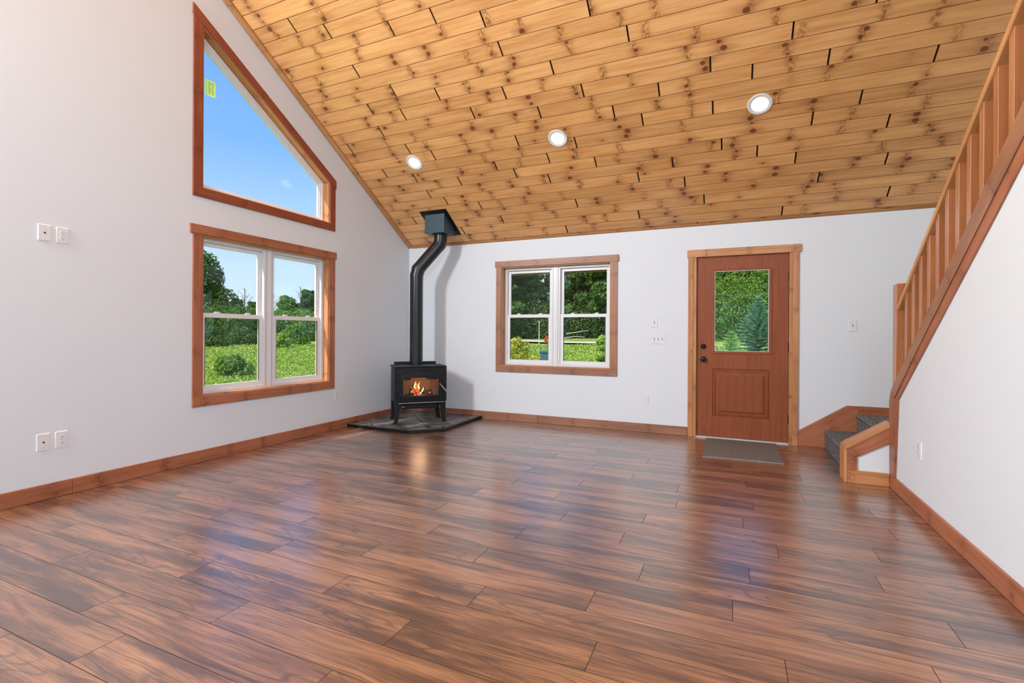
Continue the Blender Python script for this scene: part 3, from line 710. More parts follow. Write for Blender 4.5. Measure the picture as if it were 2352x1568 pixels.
# ------------------------------------------------------------------ recessed lights
names = ['leftmost small recessed downlight in the sloping ceiling above the stove', 'middle recessed downlight in the sloping pine ceiling above the back window', 'rightmost recessed downlight in the sloping pine ceiling above the door']
tilt = math.atan(SL)
for (x, y), lb in zip(LIGHTS, names):
    z = Z0 - SL * y
    o = empty('recessed_light', (x, y, z)); o.rotation_euler = (-tilt, 0, 0); tag(o, lb, 'ceiling light', 'recessed downlights in the pine ceiling')
    m = MB(); n = 36; prof = [(.100, 0.0), (.098, -.006), (.082, -.007), (.068, -.002), (.066, .0)]
    V = [(r * math.cos(2 * PI * i / n), r * math.sin(2 * PI * i / n), h) for r, h in prof for i in range(n)]
    F_ = [(k * n + i, k * n + (i + 1) % n, (k + 1) * n + (i + 1) % n, (k + 1) * n + i) for k in range(len(prof) - 1) for i in range(n)]
    m.add(V, F_); m.build('trim_ring', MT['plate'], o, smooth=True)
    m = MB(); m.cyl((0, 0, -.0005), (0, 0, -.0024), .068, n=36); m.build('lamp_lens', MT['lens'], o)

# ------------------------------------------------------------------ hearth pad
HP = [(0.019, -1.285), (0.962, -1.300), (1.252, -1.015), (1.232, -0.019), (0.019, -0.019)]
hp = empty('hearth_pad', (.62, -.62, 0)); tag(hp, 'black-edged corner hearth pad of dark slate tiles under the wood stove', 'hearth')
def shift(P): return [(p[0] - .62, p[1] + .62) for p in P]
m = MB(); m.prism(shift(HP), lambda a, b: (a, b, .0005), lambda a, b: (a, b, .026)); m.build('pad_base', MT['grout'], hp)
def clip(poly, hpoly):
    out = poly
    for i in range(len(hpoly)):
        a, b = hpoly[i], hpoly[(i + 1) % len(hpoly)]
        def ins(p): return (b[0] - a[0]) * (p[1] - a[1]) - (b[1] - a[1]) * (p[0] - a[0]) >= -1e-9
        res = []
        for k in range(len(out)):
            p, q = out[k], out[(k + 1) % len(out)]
            if ins(p): res.append(p)
            if ins(p) != ins(q):
                d1x, d1y = q[0] - p[0], q[1] - p[1]; ex, ey = b[0] - a[0], b[1] - a[1]
                t = (ex * (a[1] - p[1]) - ey * (a[0] - p[0])) / (ex * d1y - ey * d1x)
                res.append((p[0] + t * d1x, p[1] + t * d1y))
        out = res
        if len(out) < 3: return []
    return out
HPi = [(0.024, -1.268), (0.952, -1.282), (1.233, -1.008), (1.214, -0.024), (0.024, -0.024)]
ang = math.radians(45)
for i in range(-6, 7):
    for j in range(-6, 7):
        g = .0035; T = .305
        sq = [(i * T + g, j * T + g), ((i + 1) * T - g, j * T + g), ((i + 1) * T - g, (j + 1) * T - g), (i * T + g, (j + 1) * T - g)]
        sq = [(.62 + a * math.cos(ang) - b * math.sin(ang), -.62 + a * math.sin(ang) + b * math.cos(ang)) for a, b in sq]
        P = clip(sq, HPi)
        if len(P) >= 3:
            h = .0335 + R.uniform(-.0008, .0015); m = MB(); m.prism(shift(P), lambda a, b: (a, b, .026), lambda a, b: (a, b, h)); m.build('slate_tile', MT['slate'], hp, bevel=.0015)
m = MB()
HPo = [(0.019, -1.288), (0.966, -1.304), (1.258, -1.018), (1.238, -0.019)]
edge = [(p[0] - .62, p[1] + .62) for p in HPo]; inn = [(p[0] - .62, p[1] + .62) for p in HPi[:4]]
for k in range(3):
    a, b, c, d = edge[k], edge[k + 1], inn[k + 1], inn[k]
    m.prism([a, b, c, d], lambda p, q: (p, q, .0005), lambda p, q: (p, q, .037))
m.build('metal_edge', MT['blackmetal'], hp, bevel=.002)

# ------------------------------------------------------------------ wood stove
stv = empty('wood_stove', (.777, -.81, 0.036), PI / 4); tag(stv, 'black cast-iron wood stove burning in the corner on the slate hearth', 'stove')
Zs = -.036
def sb(name, mat, x0, x1, y0, y1, z0, z1, par=stv, bevel=.003): return bx(name, MT[mat], x0, x1, y0, y1, z0 + Zs, z1 + Zs, par, bevel)
DX = .32
m = MB()
m.prism([(-DX, .300), (DX, .300), (DX, .735), (-DX, .735)], lambda a, b: (a, 0, b + Zs), lambda a, b: (a, .012, b + Zs), holes=[[(-.225, .375), (.225, .375), (.225, .60), (-.225, .60)]])
m.box(-DX, -DX + .012, .012, .40, .30 + Zs, .735 + Zs); m.box(DX - .012, DX, .012, .40, .30 + Zs, .735 + Zs)
m.box(-DX + .012, DX - .012, .388, .40, .30 + Zs, .735 + Zs); m.box(-DX + .012, DX - .012, .012, .388, .30 + Zs, .312 + Zs)
body = m.build('stove_body', MT['iron'], stv, bevel=.003)
for s_ in (-1, 1): sb('corner_rib', 'iron', s_ * .318 - .012, s_ * .318 + .012, -.008, .004, .302, .733)
sb('top_plate', 'iron', -.332, .332, -.012, .412, .735, .750, bevel=.004)
sb('heat_shield', 'iron', -.28, .28, .422, .428, .28, .786)
for s_ in (-1, 1): sb('shield_bracket', 'iron', s_ * .2 - .01, s_ * .2 + .01, .400, .424, .5, .53)
# firebox lining
m = MB(); m.box(-.285, .285, .360, .372, .315 + Zs, .66 + Zs); m.box(-.29, -.278, .03, .36, .315 + Zs, .66 + Zs); m.box(.278, .29, .03, .36, .315 + Zs, .66 + Zs); m.box(-.278, .278, .03, .36, .313 + Zs, .330 + Zs)
lin = m.build('firebrick_lining', MT['brick'], stv)
for r_ in range(3):
    for c_ in range(5):
        x0 = -.27 + c_ * .108 + (.0 if r_ % 2 == 0 else .04); x1 = min(x0 + .104, .277)
        if x1 - x0 > .02: bx('firebrick', MT['brick'], x0, x1, .350, .360, .332 + r_ * .108 + Zs, .434 + r_ * .108 + Zs, lin, .002)
sb('baffle', 'iron', -.278, .278, .03, .34, .645, .66)
# door with arched head
def arch(x0, x1, zb, zs, zt, n=14):
    P = [(x0, zb), (x1, zb)]
    for i in range(n + 1):
        t = i / n; x = x1 + (x0 - x1) * t; P.append((x, zs + (zt - zs) * math.sin(PI * t) ** 0.8))
    return P
m = MB(); m.prism(arch(-.262, .262, .350, .640, .690), lambda a, b: (a, -.026, b + Zs), lambda a, b: (a, 0, b + Zs), holes=[arch(-.222, .218, .382, .585, .618)])
dr = m.build('stove_door', MT['iron'], stv, bevel=.004)
m = MB(); m.prism(arch(-.240, .238, .368, .610, .655), lambda a, b: (a, -.034, b + Zs), lambda a, b: (a, -.026, b + Zs), holes=[arch(-.226, .222, .380, .588, .622)])
m.build('glass_retainer', MT['iron'], dr, bevel=.002)
m = MB(); m.prism(arch(-.222, .218, .382, .585, .618), lambda a, b: (a, -.012, b + Zs), lambda a, b: (a, -.009, b + Zs)); m.build('door_glass', MT['stoveglass'], dr)
m = MB()
for s_ in ((-.215, -.185), (.155, .21)): m.box(s_[0], s_[1], -.0085, -.006, .588 + Zs, .603 + Zs)
m.box(-.20, -.13, -.0085, -.006, .575 + Zs, .615 + Zs); m.box(.07, .20, -.0085, -.006, .580 + Zs, .62 + Zs); m.box(-.13, .07, -.0085, -.006, .605 + Zs, .63 + Zs)
m.build('smoked_edge', MT['slot'], dr)
# arched rib over the door
m = MB(); A = arch(-.290, .290, .60, .655, .715)[2:]; B = [(x * .965, z - .014) for x, z in A]
m.prism(A + B[::-1], lambda a, b: (a, -.010, b + Zs), lambda a, b: (a, 0, b + Zs)); m.build('arched_rib', MT['iron'], stv)
for z in (.58, .395):
    m = MB(); m.cyl((-.272, -.018, z - .022 + Zs), (-.272, -.018, z + .022 + Zs), .011, n=14); m.box(-.272, -.235, -.032, -.026, z - .016 + Zs, z + .016 + Zs); m.box(-.30, -.272, -.012, 0, z - .016 + Zs, z + .016 + Zs); m.build('door_hinge', MT['iron'], dr, smooth=True)
# coiled handle
m = MB(); p0, p1 = Vector((.238, -.045, .522 + Zs)), Vector((.330, -.070, .408 + Zs)); d_ = (p1 - p0); a_ = d_.orthogonal().normalized(); b_ = d_.normalized().cross(a_)
m.cyl(p0, p1, .004, n=10); m.cyl(p0 + Vector((0, .025, 0)), p0, .006, n=10)
co = [p0 + d_ * (t / 96) + (a_ * math.cos(t * 1.05) + b_ * math.sin(t * 1.05)) * .009 for t in range(20, 97)]
m.tube(co, .0026, 6); m.build('coil_handle', MT['chrome'], dr, smooth=True)
# ash lip
sb('ash_lip', 'iron', -.29, .29, -.075, 0, .293, .303); 
m = MB(); m.box(-.285, .285, -.0775, -.075, .2955 + Zs, .3015 + Zs); m.build('lip_edge', MT['chrome'], stv)
sb('ash_drawer', 'iron', -.225, .19, -.012, .33, .215, .290)
sb('drawer_front', 'iron', -.24, .205, -.022, -.012, .225, .275)
m = MB(); m.tube([(-.232, -.02, .26 + Zs), (-.232, -.045, .252 + Zs), (-.205, -.06, .245 + Zs)], .003, 8); m.cyl((-.236, -.045, .252 + Zs), (-.222, -.062, .250 + Zs), .009, .007, 12); m.build('air_control', MT['chrome'], stv, smooth=True)
# legs
def leg(sx, y0, y1):
    m = MB()
    P = [(.320, .300), (.320, .22), (.316, .14), (.320, .07), (.335, .0365), (.290, .0365), (.280, .07), (.272, .14), (.262, .22), (.240, .300)]
    m.prism([(sx * x, z) for x, z in P], lambda a, b: (a, y0, b + Zs), lambda a, b: (a, y1, b + Zs)); return m.build('leg', MT['iron'], stv, bevel=.004)
for sx in (-1, 1):
    leg(sx, -.006, .050); leg(sx, .345, .400)
# logs, embers, flames
def log(p, q, r):
    m = MB(); P = [Vector(p).lerp(Vector(q), t / 5) + Vector((0, R.uniform(-.004, .004), R.uniform(-.004, .004))) for t in range(6)]
    m.tube(P, [r * R.uniform(.85, 1.1) for _ in P], 9); return m.build('fire_log', MT['log'], stv)
log((-.17, .17, .355 + Zs), (.19, .20, .36 + Zs), .030); log((-.12, .12, .372 + Zs), (.08, .26, .40 + Zs), .028); log((-.10, .26, .415 + Zs), (.17, .14, .425 + Zs), .026); log((-.09, .20, .45 + Zs), (-.02, .22, .49 + Zs), .024)
m = MB()
for _ in range(60):
    x, y, z = R.uniform(-.13, .15), R.uniform(.10, .28), R.uniform(.335, .35); s_ = R.uniform(.006, .014)
    m.box(x - s_, x + s_, y - s_, y + s_, z - s_ + Zs, z + s_ + Zs)
for _ in range(26):
    x, y, z = R.uniform(-.10, .00), R.uniform(.10, .16), R.uniform(.37, .47); s_ = R.uniform(.004, .010)
    m.box(x - s_ * 1.6, x + s_ * 1.6, y - s_, y + s_, z - s_ + Zs, z + s_ + Zs)
eb = m.build('embers', MT['ember'], stv); eb['kind'] = 'stuff'
def flame(x, y, z, w, h, lean, mat):
    m = MB(); n = 8; P = []; rr = []
    for i in range(7):
        t = i / 6; P.append((x + lean * t * t + .006 * math.sin(t * 7 + x * 90), y, z + h * t + Zs)); rr.append(w * (math.sin(PI * (0.15 + .85 * t) ** .8) * .9 + .03) if i < 6 else .0008)
    m.tube(P, rr, n); return m.build('flame', MT[mat], stv, smooth=True)
for (x, y, z, w, h, l, mt_) in ((-.045, .17, .46, .016, .12, .004, 'flame'), (.005, .19, .45, .014, .115, .01, 'flame'), (-.02, .22, .44, .022, .14, -.004, 'flame2'), (-.075, .2, .42, .012, .09, .012, 'flame2'),
                             (.05, .16, .43, .011, .07, .02, 'flame'), (.09, .18, .42, .010, .06, .03, 'flame'), (.14, .17, .40, .010, .07, .012, 'flame2'), (-.10, .14, .40, .009, .07, .0, 'flame2'), (.02, .12, .40, .010, .05, .03, 'flame'), (.165, .2, .36, .009, .08, .01, 'flame2')):
    flame(x, y, z - .02, w * .72, h * .85, l, mt_)
lamp('fire_light', 'POINT', (0, .12, .48 + Zs), 2.2, (1.0, 0.62, 0.38), parent=stv, shadow_soft_size=.10)

# ------------------------------------------------------------------ stove pipe with ceiling support box
pp = empty('stove_pipe', (.512, -.540, .755)); tag(pp, 'black stove pipe with an offset bend rising to the ceiling box', 'stovepipe')
def L(p): return (p[0] - .512, p[1] + .540, p[2] - .755)
rP = .087
A0, A1, B0, B1 = (.512, -.540, .752), (.512, -.540, 1.995), (.765, -.352, 2.378), (.765, -.352, 2.50)
def lerp(p, q, t): return tuple(p[i] + (q[i] - p[i]) * t for i in range(3))
m = MB(); m.tube([L(A0), L((A0[0], A0[1], 1.30))], rP, 36); m.build('pipe_section', MT['pipe'], pp, smooth=True)
m = MB(); m.tube([L((A0[0], A0[1], 1.295)), L((A0[0], A0[1], 1.895))], rP - .0012, 36); m.build('pipe_section', MT['pipe'], pp, smooth=True)
kn_ = lerp(A1, B0, .16)
m = MB(); m.tube([L((A0[0], A0[1], 1.893)), L((A0[0], A0[1], 1.94)), L((A0[0] + .012, A0[1] + .009, 1.985)), L(lerp(A1, B0, .06)), L(kn_)], rP, 36); m.build('pipe_elbow', MT['pipe'], pp, smooth=True)
m = MB(); m.tube([L(lerp(A1, B0, .15)), L(lerp(A1, B0, .86))], rP - .0015, 36); m.build('pipe_section', MT['pipe'], pp, smooth=True)
m = MB(); m.tube([L(lerp(A1, B0, .84)), L(lerp(A1, B0, .96)), L((B0[0] - .006, B0[1] - .004, 2.385)), L((B0[0], B0[1], 2.43)), L((B0[0], B0[1], 2.51))], rP, 36); m.build('pipe_elbow', MT['pipe'], pp, smooth=True)
for z in (1.297, 1.895, .775):
    m = MB(); m.cyl(L((A0[0], A0[1], z - .006)), L((A0[0], A0[1], z + .006)), rP + .0016, n=36); m.build('pipe_seam', MT['pipe'], pp, smooth=True)
m = MB()
X0, X1, Y0, Y1 = .612, .914, -.502, -.206
V = [(X0, Y0, 2.495), (X1, Y0, 2.495), (X1, Y1, 2.495), (X0, Y1, 2.495), (X0, Y0, zc(Y0) + .0), (X1, Y0, zc(Y0)), (X1, Y1, zc(Y1)), (X0, Y1, zc(Y1))]
m.add([L(v) for v in V], [(0, 1, 2, 3), (4, 5, 6, 7), (0, 1, 5, 4), (1, 2, 6, 5), (2, 3, 7, 6), (3, 0, 4, 7)]); m.build('support_box', MT['pipebox'], pp, bevel=.003)
m = MB()
def CS(x, y, h): z = Z0 - SL * y; return L((x, y + h * sS, z + h * cS))
V = [CS(x, y, h) for h in (-.001, -.006) for x, y in ((.563, -.556), (.972, -.556), (.972, -.150), (.563, -.150))]
m.add(V, [(0, 1, 2, 3), (4, 5, 6, 7), (0, 1, 5, 4), (1, 2, 6, 5), (2, 3, 7, 6), (3, 0, 4, 7)]); m.build('ceiling_plate', MT['blackmetal'], pp)
m = MB(); m.cyl(L((B0[0], B0[1], 2.484)), L((B0[0], B0[1], 2.496)), .112, n=36); m.build('box_collar', MT['blackmetal'], pp, smooth=True)

# ------------------------------------------------------------------ stair: landing, carpeted steps, stringers
stair = empty('staircase', (5.24, -.6, 0)); tag(stair, 'grey carpeted corner stair rising beside the door with a pine skirt board', 'staircase')
def LS(x, y, z): return (x - 5.24, y + .6, z)
YW = -1.165          # inner face of the stub wall
def step(x0, x1, y0, y1, z0, z1, nose):
    m = MB(); r = .014
    P = [(x0, z0), (x0, z1 - .035), (x0 - nose, z1 - .022), (x0 - nose, z1 - .008), (x0 - nose + .010, z1), (x1, z1), (x1, z0)]
    m.prism(P, lambda a, b: LS(a, y0, b), lambda a, b: LS(a, y1, b)); return m.build('carpeted_step', MT['carpet'], stair, bevel=.006)
step(5.247, 5.53, YW + .021, -.019, 0.001, .190, .012)
m = step(5.522, XE - .002, YW + .021, -.019, 0.001, .370, .014)
# flight beyond the landing, behind the railing
for i in range(12):
    y1 = -1.42 - .253 * i; z1 = .370 + .190 * (i + 1)
    if z1 > 2.62: break
    m = MB(); m.prism([(y1 + .253, z1 - .19 - .03), (y1 + .253, z1 - .03), (y1 + .265, z1 - .02), (y1 + .262, z1), (y1, z1), (y1, z1 - .22)], lambda a, b: LS(XR + .113, a, b), lambda a, b: LS(XE - .005, a, b)); m.build('carpeted_step', MT['carpet'], stair, bevel=.005)
m = MB(); m.prism([(5.008, .0005), (5.008, .160), (5.436, .451), (5.538, .452), (5.538, .001)], lambda a, b: LS(a, -.018, b), lambda a, b: LS(a, -.0005, b), grain=(.83, 0, .56)); m.build('skirt_board', MT['trim'], stair, bevel=.002)
m = MB(); m.prism([(5.539, .001), (5.539, .452), (XE - .002, .452), (XE - .002, .001)], lambda a, b: LS(a, -.018, b), lambda a, b: LS(a, -.0005, b)); m.build('skirt_board', MT['trim'], stair, bevel=.002)

# stub wall closing the first steps on the room side
sw = MB()
YS = -1.312
sw.prism([(5.200, 0.0), (5.200, .215), (5.492, .400), (5.492, 0.0)], lambda a, b: (a, YS, b), lambda a, b: (a, YW, b)); wst = struct(sw.build('wall_stair', MT['wall']))
m = MB()   # end board
m.prism([(5.181, .0005), (5.200, .0005), (5.200, .275), (5.181, .258)], lambda a, b: (a, YS - .014, b), lambda a, b: (a, YW + .020, b), grain=(0, 0, 1)); m.build('end_board', MT['trim_gold'], wst, bevel=.003)
m = MB()   # sloping face board
m.prism([(5.201, .172), (5.201, .268), (5.474, .452), (5.474, .338)], lambda a, b: (a, YS - .016, b), lambda a, b: (a, YS, b), grain=(.83, 0, .56)); m.build('face_board', MT['trim'], wst, bevel=.002)
m = MB()   # sloping cap
m.prism([(5.186, .258), (5.181, .275), (5.198, .296), (5.492, .492), (5.492, .466)], lambda a, b: (a, YS - .020, b), lambda a, b: (a, YW + .020, b), grain=(.83, 0, .56)); m.build('cap_board', MT['trim_gold'], wst, bevel=.004)
m = MB(); m.box(5.201, 5.266, YS - .015, YS, .104, .225); m.build('side_board', MT['trim'], wst, bevel=.002)
m = MB(); m.box(5.201, 5.4735, YS - .017, YS, .0005, .103); m.build('foot_board', MT['trim_gold'], wst, bevel=.002)

# ------------------------------------------------------------------ sloping skirt and corner board on the stair wall
t3 = struct(empty('trim_3'))
XT = XR - .017
m = MB(); m.prism([(-1.328, .1035), (-1.437, .1035), (-1.500, .700), (-1.430, .700), (-1.345, .738), (-1.308, .662)], lambda a, b: (XT, a, b), lambda a, b: (XR - .0005, a, b), grain=(0, 0, 1)); m.build('corner_board', MT['trim'], t3, bevel=.002)
m = MB(); m.box(XR, XR + .10, -1.325, -1.312, .475, .70); m.build('corner_board', MT['trim'], t3, bevel=.002)
def ts(y, dz): return -.268 - .755 * y + dz        # at x = XT
Y_E = -4.04
m = MB(); m.prism([(-1.345, ts(-1.345, -.012)), (-1.430, ts(-1.43, -.108)), (Y_E, ts(Y_E, -.172)), (Y_E, ts(Y_E, 0))], lambda a, b: (XT, a, b), lambda a, b: (XR - .0005, a, b), grain=(0, -.8, .6)) if False else None
m = MB(); m.prism([(-1.346, .740), (-1.429, .704), (-1.93, 1.091), (-2.86, 1.785), (Y_E, 2.665), (Y_E, 2.845), (-2.3, ts(-2.3, .012)), (-1.6, ts(-1.6, .010)), (-1.36, .760)], lambda a, b: (XT, a, b), lambda a, b: (XR + .008, a, b), grain=(0, -.8, .6)); m.build('skirt_board', MT['trim_brown'], t3, bevel=.002)
m = MB(); m.prism([(-1.501, .700), (-1.431, .703), (-1.93, 1.089), (-2.86, 1.783), (Y_E, 2.663), (Y_E, 2.585), (-2.91, 1.732), (-2.033, 1.088)], lambda a, b: (XT + .006, a, b), lambda a, b: (XR - .0005, a, b), grain=(0, -.8, .6)); m.build('lower_trim', MT['trim'], t3, bevel=.002)
# cap carrying the railing
m = MB(); m.prism([(-1.345, ztop(-1.345) + .001), (Y_E, ztop(Y_E) + .001), (Y_E, ztop(Y_E) + .052), (-1.345, ztop(-1.345) + .052)], lambda a, b: (XR + .009, a, b), lambda a, b: (XR + .125, a, b), grain=(0, -.8, .6)); m.build('cap_board', MT['trim_gold'], t3, bevel=.002)

# ------------------------------------------------------------------ railing
rl = empty('stair_railing', (5.55, -1.33, .8)); tag(rl, 'pine stair railing with square balusters along the stair wall', 'railing')
def LR(x, y, z): return (x - 5.55, y + 1.33, z - .8)
XBf = 5.500
def zt2(y): return KB - .76 * y
m = MB(); ch = .010
x0, x1, y0, y1, zb_, zt_ = 5.500, 5.592, -1.372, -1.286, zt2(-1.372) - .12, 1.572
V = [LR(x, y, zb_) for x, y in ((x0, y0), (x1, y0), (x1, y1), (x0, y1))] + [LR(x, y, zt_ - ch) for x, y in ((x0, y0), (x1, y0), (x1, y1), (x0, y1))] + [LR(x, y, zt_) for x, y in ((x0 + ch, y0 + ch), (x1 - ch, y0 + ch), (x1 - ch, y1 - ch), (x0 + ch, y1 - ch))]
m.add(V, [(0, 1, 2, 3), (0, 1, 5, 4), (1, 2, 6, 5), (2, 3, 7, 6), (3, 0, 4, 7), (4, 5, 9, 8), (5, 6, 10, 9), (6, 7, 11, 10), (7, 4, 8, 11), (8, 9, 10, 11)], (0, 0, 1)); m.build('newel_post', MT['baluster'], rl, bevel=.002)
KH = .272
def zh(y): return KH - .755 * y
m = MB(); m.prism([(-1.436, zh(-1.436)), (Y_E, zh(Y_E)), (Y_E, zh(Y_E) + .044), (-1.436, zh(-1.436) + .044)], lambda a, b: LR(5.487, a, b), lambda a, b: LR(5.622, a, b), grain=(0, -.8, .6)); m.build('handrail', MT['handrail'], rl, bevel=.006)
for k in range(17):
    ya = -1.565 - .1432 * k; yb = ya - .047
    if yb < Y_E: break
    m = MB(); V = []
    for x in (XBf, XBf + .089):
        V += [LR(x, ya, zt2(ya)), LR(x, yb, zt2(yb)), LR(x, yb, zh(yb)), LR(x, ya, zh(ya))]
    m.add(V, [(0, 1, 2, 3), (7, 6, 5, 4), (0, 4, 5, 1), (1, 5, 6, 2), (2, 6, 7, 3), (3, 7, 4, 0)], (0, 0, 1)); m.build('baluster', MT['baluster'], rl, bevel=.002)

# ------------------------------------------------------------------ outdoors
NR = np.random.default_rng(5)
def ground_z(x, y):
    return -.38 + .033 * np.maximum(y, 0) + .006 * np.maximum(-x, 0) + .05 * np.sin(x * .35 + 1) * np.sin(y * .3)
def grass_mat():
    s = NT('meadow_ground'); t = s.n('ShaderNodeTexCoord')
    a = s.noise(t.outputs['Object'], .35, 4); b = s.noise(t.outputs['Object'], 9, 4)
    c = s.mix(s.map(a, .35, .65), (0.24, 0.33, 0.07, 1), (0.36, 0.42, 0.10, 1)); c = s.mix(s.map(b, .4, .7), c, (0.10, 0.20, 0.035, 1))
    s.bsdf(Base_Color=c, Roughness=.95, Specular_IOR_Level=.1, Normal=s.bump(b, .8, .08)); return s.m
n = 90
gx = np.linspace(-75, 45, n); gy = np.linspace(-30, 85, n)
XX, YY = np.meshgrid(gx, gy); ZZ = ground_z(XX, YY)
ZZ = np.where((XX > -1.5) & (XX < 8) & (YY < 1.2) & (YY > -12), -0.9, ZZ)
me = bpy.data.meshes.new('meadow'); V = np.stack([XX.ravel(), YY.ravel(), ZZ.ravel()], 1)
Fq = [(j * n + i, j * n + i + 1, (j + 1) * n + i + 1, (j + 1) * n + i) for j in range(n - 1) for i in range(n - 1)]
me.from_pydata(V.tolist(), [], Fq); me.materials.append(grass_mat())
go = bpy.data.objects.new('ground', me); COL.objects.link(go); struct(go)

def quads(name, C, Nn, T, w, h, mat, parent=None):
    """leaf quads: centres C, tangent dirs T (length), normals Nn"""
    n_ = len(C); T = T / np.linalg.norm(T, axis=1, keepdims=True); B = np.cross(Nn, T); B /= (np.linalg.norm(B, axis=1, keepdims=True) + 1e-9)
    w = np.broadcast_to(w, (n_,))[:, None]; h = np.broadcast_to(h, (n_,))[:, None]
    P = np.stack([C - T * h, C + B * w * .9 - T * h * .1, C + T * h, C - B * w * .9 - T * h * .1], 1).reshape(-1, 3)
    me = bpy.data.meshes.new(name); me.vertices.add(n_ * 4); me.vertices.foreach_set('co', P.astype('f4').ravel())
    me.loops.add(n_ * 4); me.loops.foreach_set('vertex_index', np.arange(n_ * 4, dtype='i4'))
    me.polygons.add(n_); me.polygons.foreach_set('loop_start', np.arange(0, n_ * 4, 4, dtype='i4'))
    me.update(calc_edges=True); me.materials.append(mat)
    o = bpy.data.objects.new(name, me); COL.objects.link(o)
    if parent: o.parent = parent
    return o
def blob_points(blobs, n_, shell=.6):
    vol = np.array([b[1][0] * b[1][1] * b[1][2] for b in blobs]) ** .8; pr = vol / vol.sum()
    idx = NR.choice(len(blobs), n_, p=pr); D = NR.normal(size=(n_, 3)); D /= np.linalg.norm(D, axis=1, keepdims=True)
    r = shell + (1 - shell) * NR.random(n_) ** .7
    c = np.array([b[0] for b in blobs])[idx]; rad = np.array([b[1] for b in blobs])[idx]
    return c + D * rad * r[:, None], D
def foliage(name, blobs, n_, size, mat, parent=None, shell=.6, up=.4):
    C, D = blob_points(blobs, n_, shell)
    Nn = D + NR.normal(size=(n_, 3)) * .7 + np.array([0, 0, up]); Nn /= np.linalg.norm(Nn, axis=1, keepdims=True)
    T = np.cross(Nn, NR.normal(size=(n_, 3)))
    s_ = size * (0.6 + .8 * NR.random(n_)); return quads(name, C, Nn, T, s_ * .7, s_, mat, parent)
def lumps(h0, h1, rad, n_, taper=.5, rr=(.22, .38)):
    B = []
    for i in range(n_):
        f_ = (i + .5) / n_; z = h0 + (h1 - h0) * f_; wd = rad * (1 - taper * f_) * (0.7 + .3 * math.sin(PI * min(1, f_ + .25)))
        a = i * 2.4; q = wd * R.uniform(.3, .75); r = rad * R.uniform(*rr) * (1 - .35 * f_)
        B.append(((math.cos(a) * q, math.sin(a) * q, z), (r, r, r * .8)))
    return B
G = dict(dark=leaf_mat('leaf_dark_green', (0.045, 0.105, 0.030), (0.15, 0.25, 0.07)), mid=leaf_mat('leaf_mid_green', (0.085, 0.19, 0.038), (0.25, 0.40, 0.09)),
         bright=leaf_mat('leaf_bright_green', (0.24, 0.40, 0.06), (0.50, 0.62, 0.14)), yellow=leaf_mat('leaf_yellow_green', (0.28, 0.34, 0.035), (0.66, 0.58, 0.10)),
         blue=leaf_mat('needle_blue_green', (0.085, 0.21, 0.14), (0.36, 0.58, 0.42), .15), lspruce=leaf_mat('needle_light_green', (0.20, 0.38, 0.12), (0.55, 0.75, 0.30), .2),
         red=leaf_mat('orange_red_leaf', (0.75, 0.10, 0.03), (0.95, 0.22, 0.06)), grass=leaf_mat('grass_leaf', (0.20, 0.32, 0.045), (0.50, 0.56, 0.15), .3))
def trunk(name, h, r, mat, parent, lean=0.0, branches=0, ang0=0.0, spread=.5, start=.35):
    m = MB(); P = [(lean * (i / 6) ** 2 + R.uniform(-.03, .03), R.uniform(-.03, .03), h * i / 6) for i in range(7)]
    m.tube(P, [r * (1 - .8 * i / 6) for i in range(7)], 7)
    for b in range(branches):
        t = start + (1 - start) * b / max(1, branches); z = h * t; a = b * 2.4 + ang0; ln = h * spread * (1.1 - t) * R.uniform(.7, 1.2)
        q0 = Vector((lean * t * t, 0, z)); q1 = q0 + Vector((math.cos(a) * ln * .6, math.sin(a) * ln * .6, ln * .55)); q2 = q1 + Vector((math.cos(a + .5) * ln * .35, math.sin(a + .5) * ln * .35, ln * .4))
        m.tube([q0, q1, q2], [r * .35 * (1.2 - t), r * .2 * (1.2 - t), r * .05], 5)
        for s_ in range(5):
            u = R.random(); k0 = q1.lerp(q2, u) if s_ % 2 else q0.lerp(q1, .3 + .7 * u); k1 = k0 + Vector((R.uniform(-1, 1), R.uniform(-1, 1), R.uniform(.3, 1))) * ln * .3
            m.tube([k0, k1], [r * .09, r * .02], 4)
    return m.build(name, mat, parent)
def copy_tree(o, parent=None):
    c = o.copy(); COL.objects.link(c); c.parent = parent
    for ch in list(o.children): copy_tree(ch, c)
    return c
CAMX, CAMY, CAMZ = 4.3377, -5.9594, 1.1768
def at(px, dist):
    """ground position seen in image column px at a distance along the view axis"""
    a = (px - 1176) / 1117.49; f_ = (-math.sin(YAW), math.cos(YAW)); r_ = (math.cos(YAW), math.sin(YAW))
    x = CAMX + dist * (f_[0] + a * r_[0]); y = CAMY + dist * (f_[1] + a * r_[1]); return (x, y, float(ground_z(np.array(x), np.array(y))))

# three kinds of woodland tree
def mk_tree(h, rad, nl, mat, size, kind):
    root = empty('woodland_tree'); tk = trunk('trunk', h * .9, h * .018, MT['bark'], root, branches=6)
    if kind == 'pine':
        B = []
        for i in range(16):
            f_ = i / 15; z = h * (.30 + .68 * f_); w = rad * (1.05 - .85 * f_)
            for a in range(4): t = a * PI / 2 + i * .7; B.append(((math.cos(t) * w * .5, math.sin(t) * w * .5, z), (w * .5, w * .5, h * .025)))
    else: B = lumps(h * .18, h * .95, rad, 26)
    foliage('foliage', B, nl, size, mat, root); return root
protoA = mk_tree(13, 3.4, 15000, G['dark'], .17, 'broad')
protoB = mk_tree(14, 2.8, 15000, G['dark'], .15, 'pine')
protoC = mk_tree(10, 3.2, 15000, G['mid'], .16, 'broad')
wood_lb = ['tall dark leafy woodland tree', 'tall dark woodland pine', 'lighter green woodland tree']
spots = []
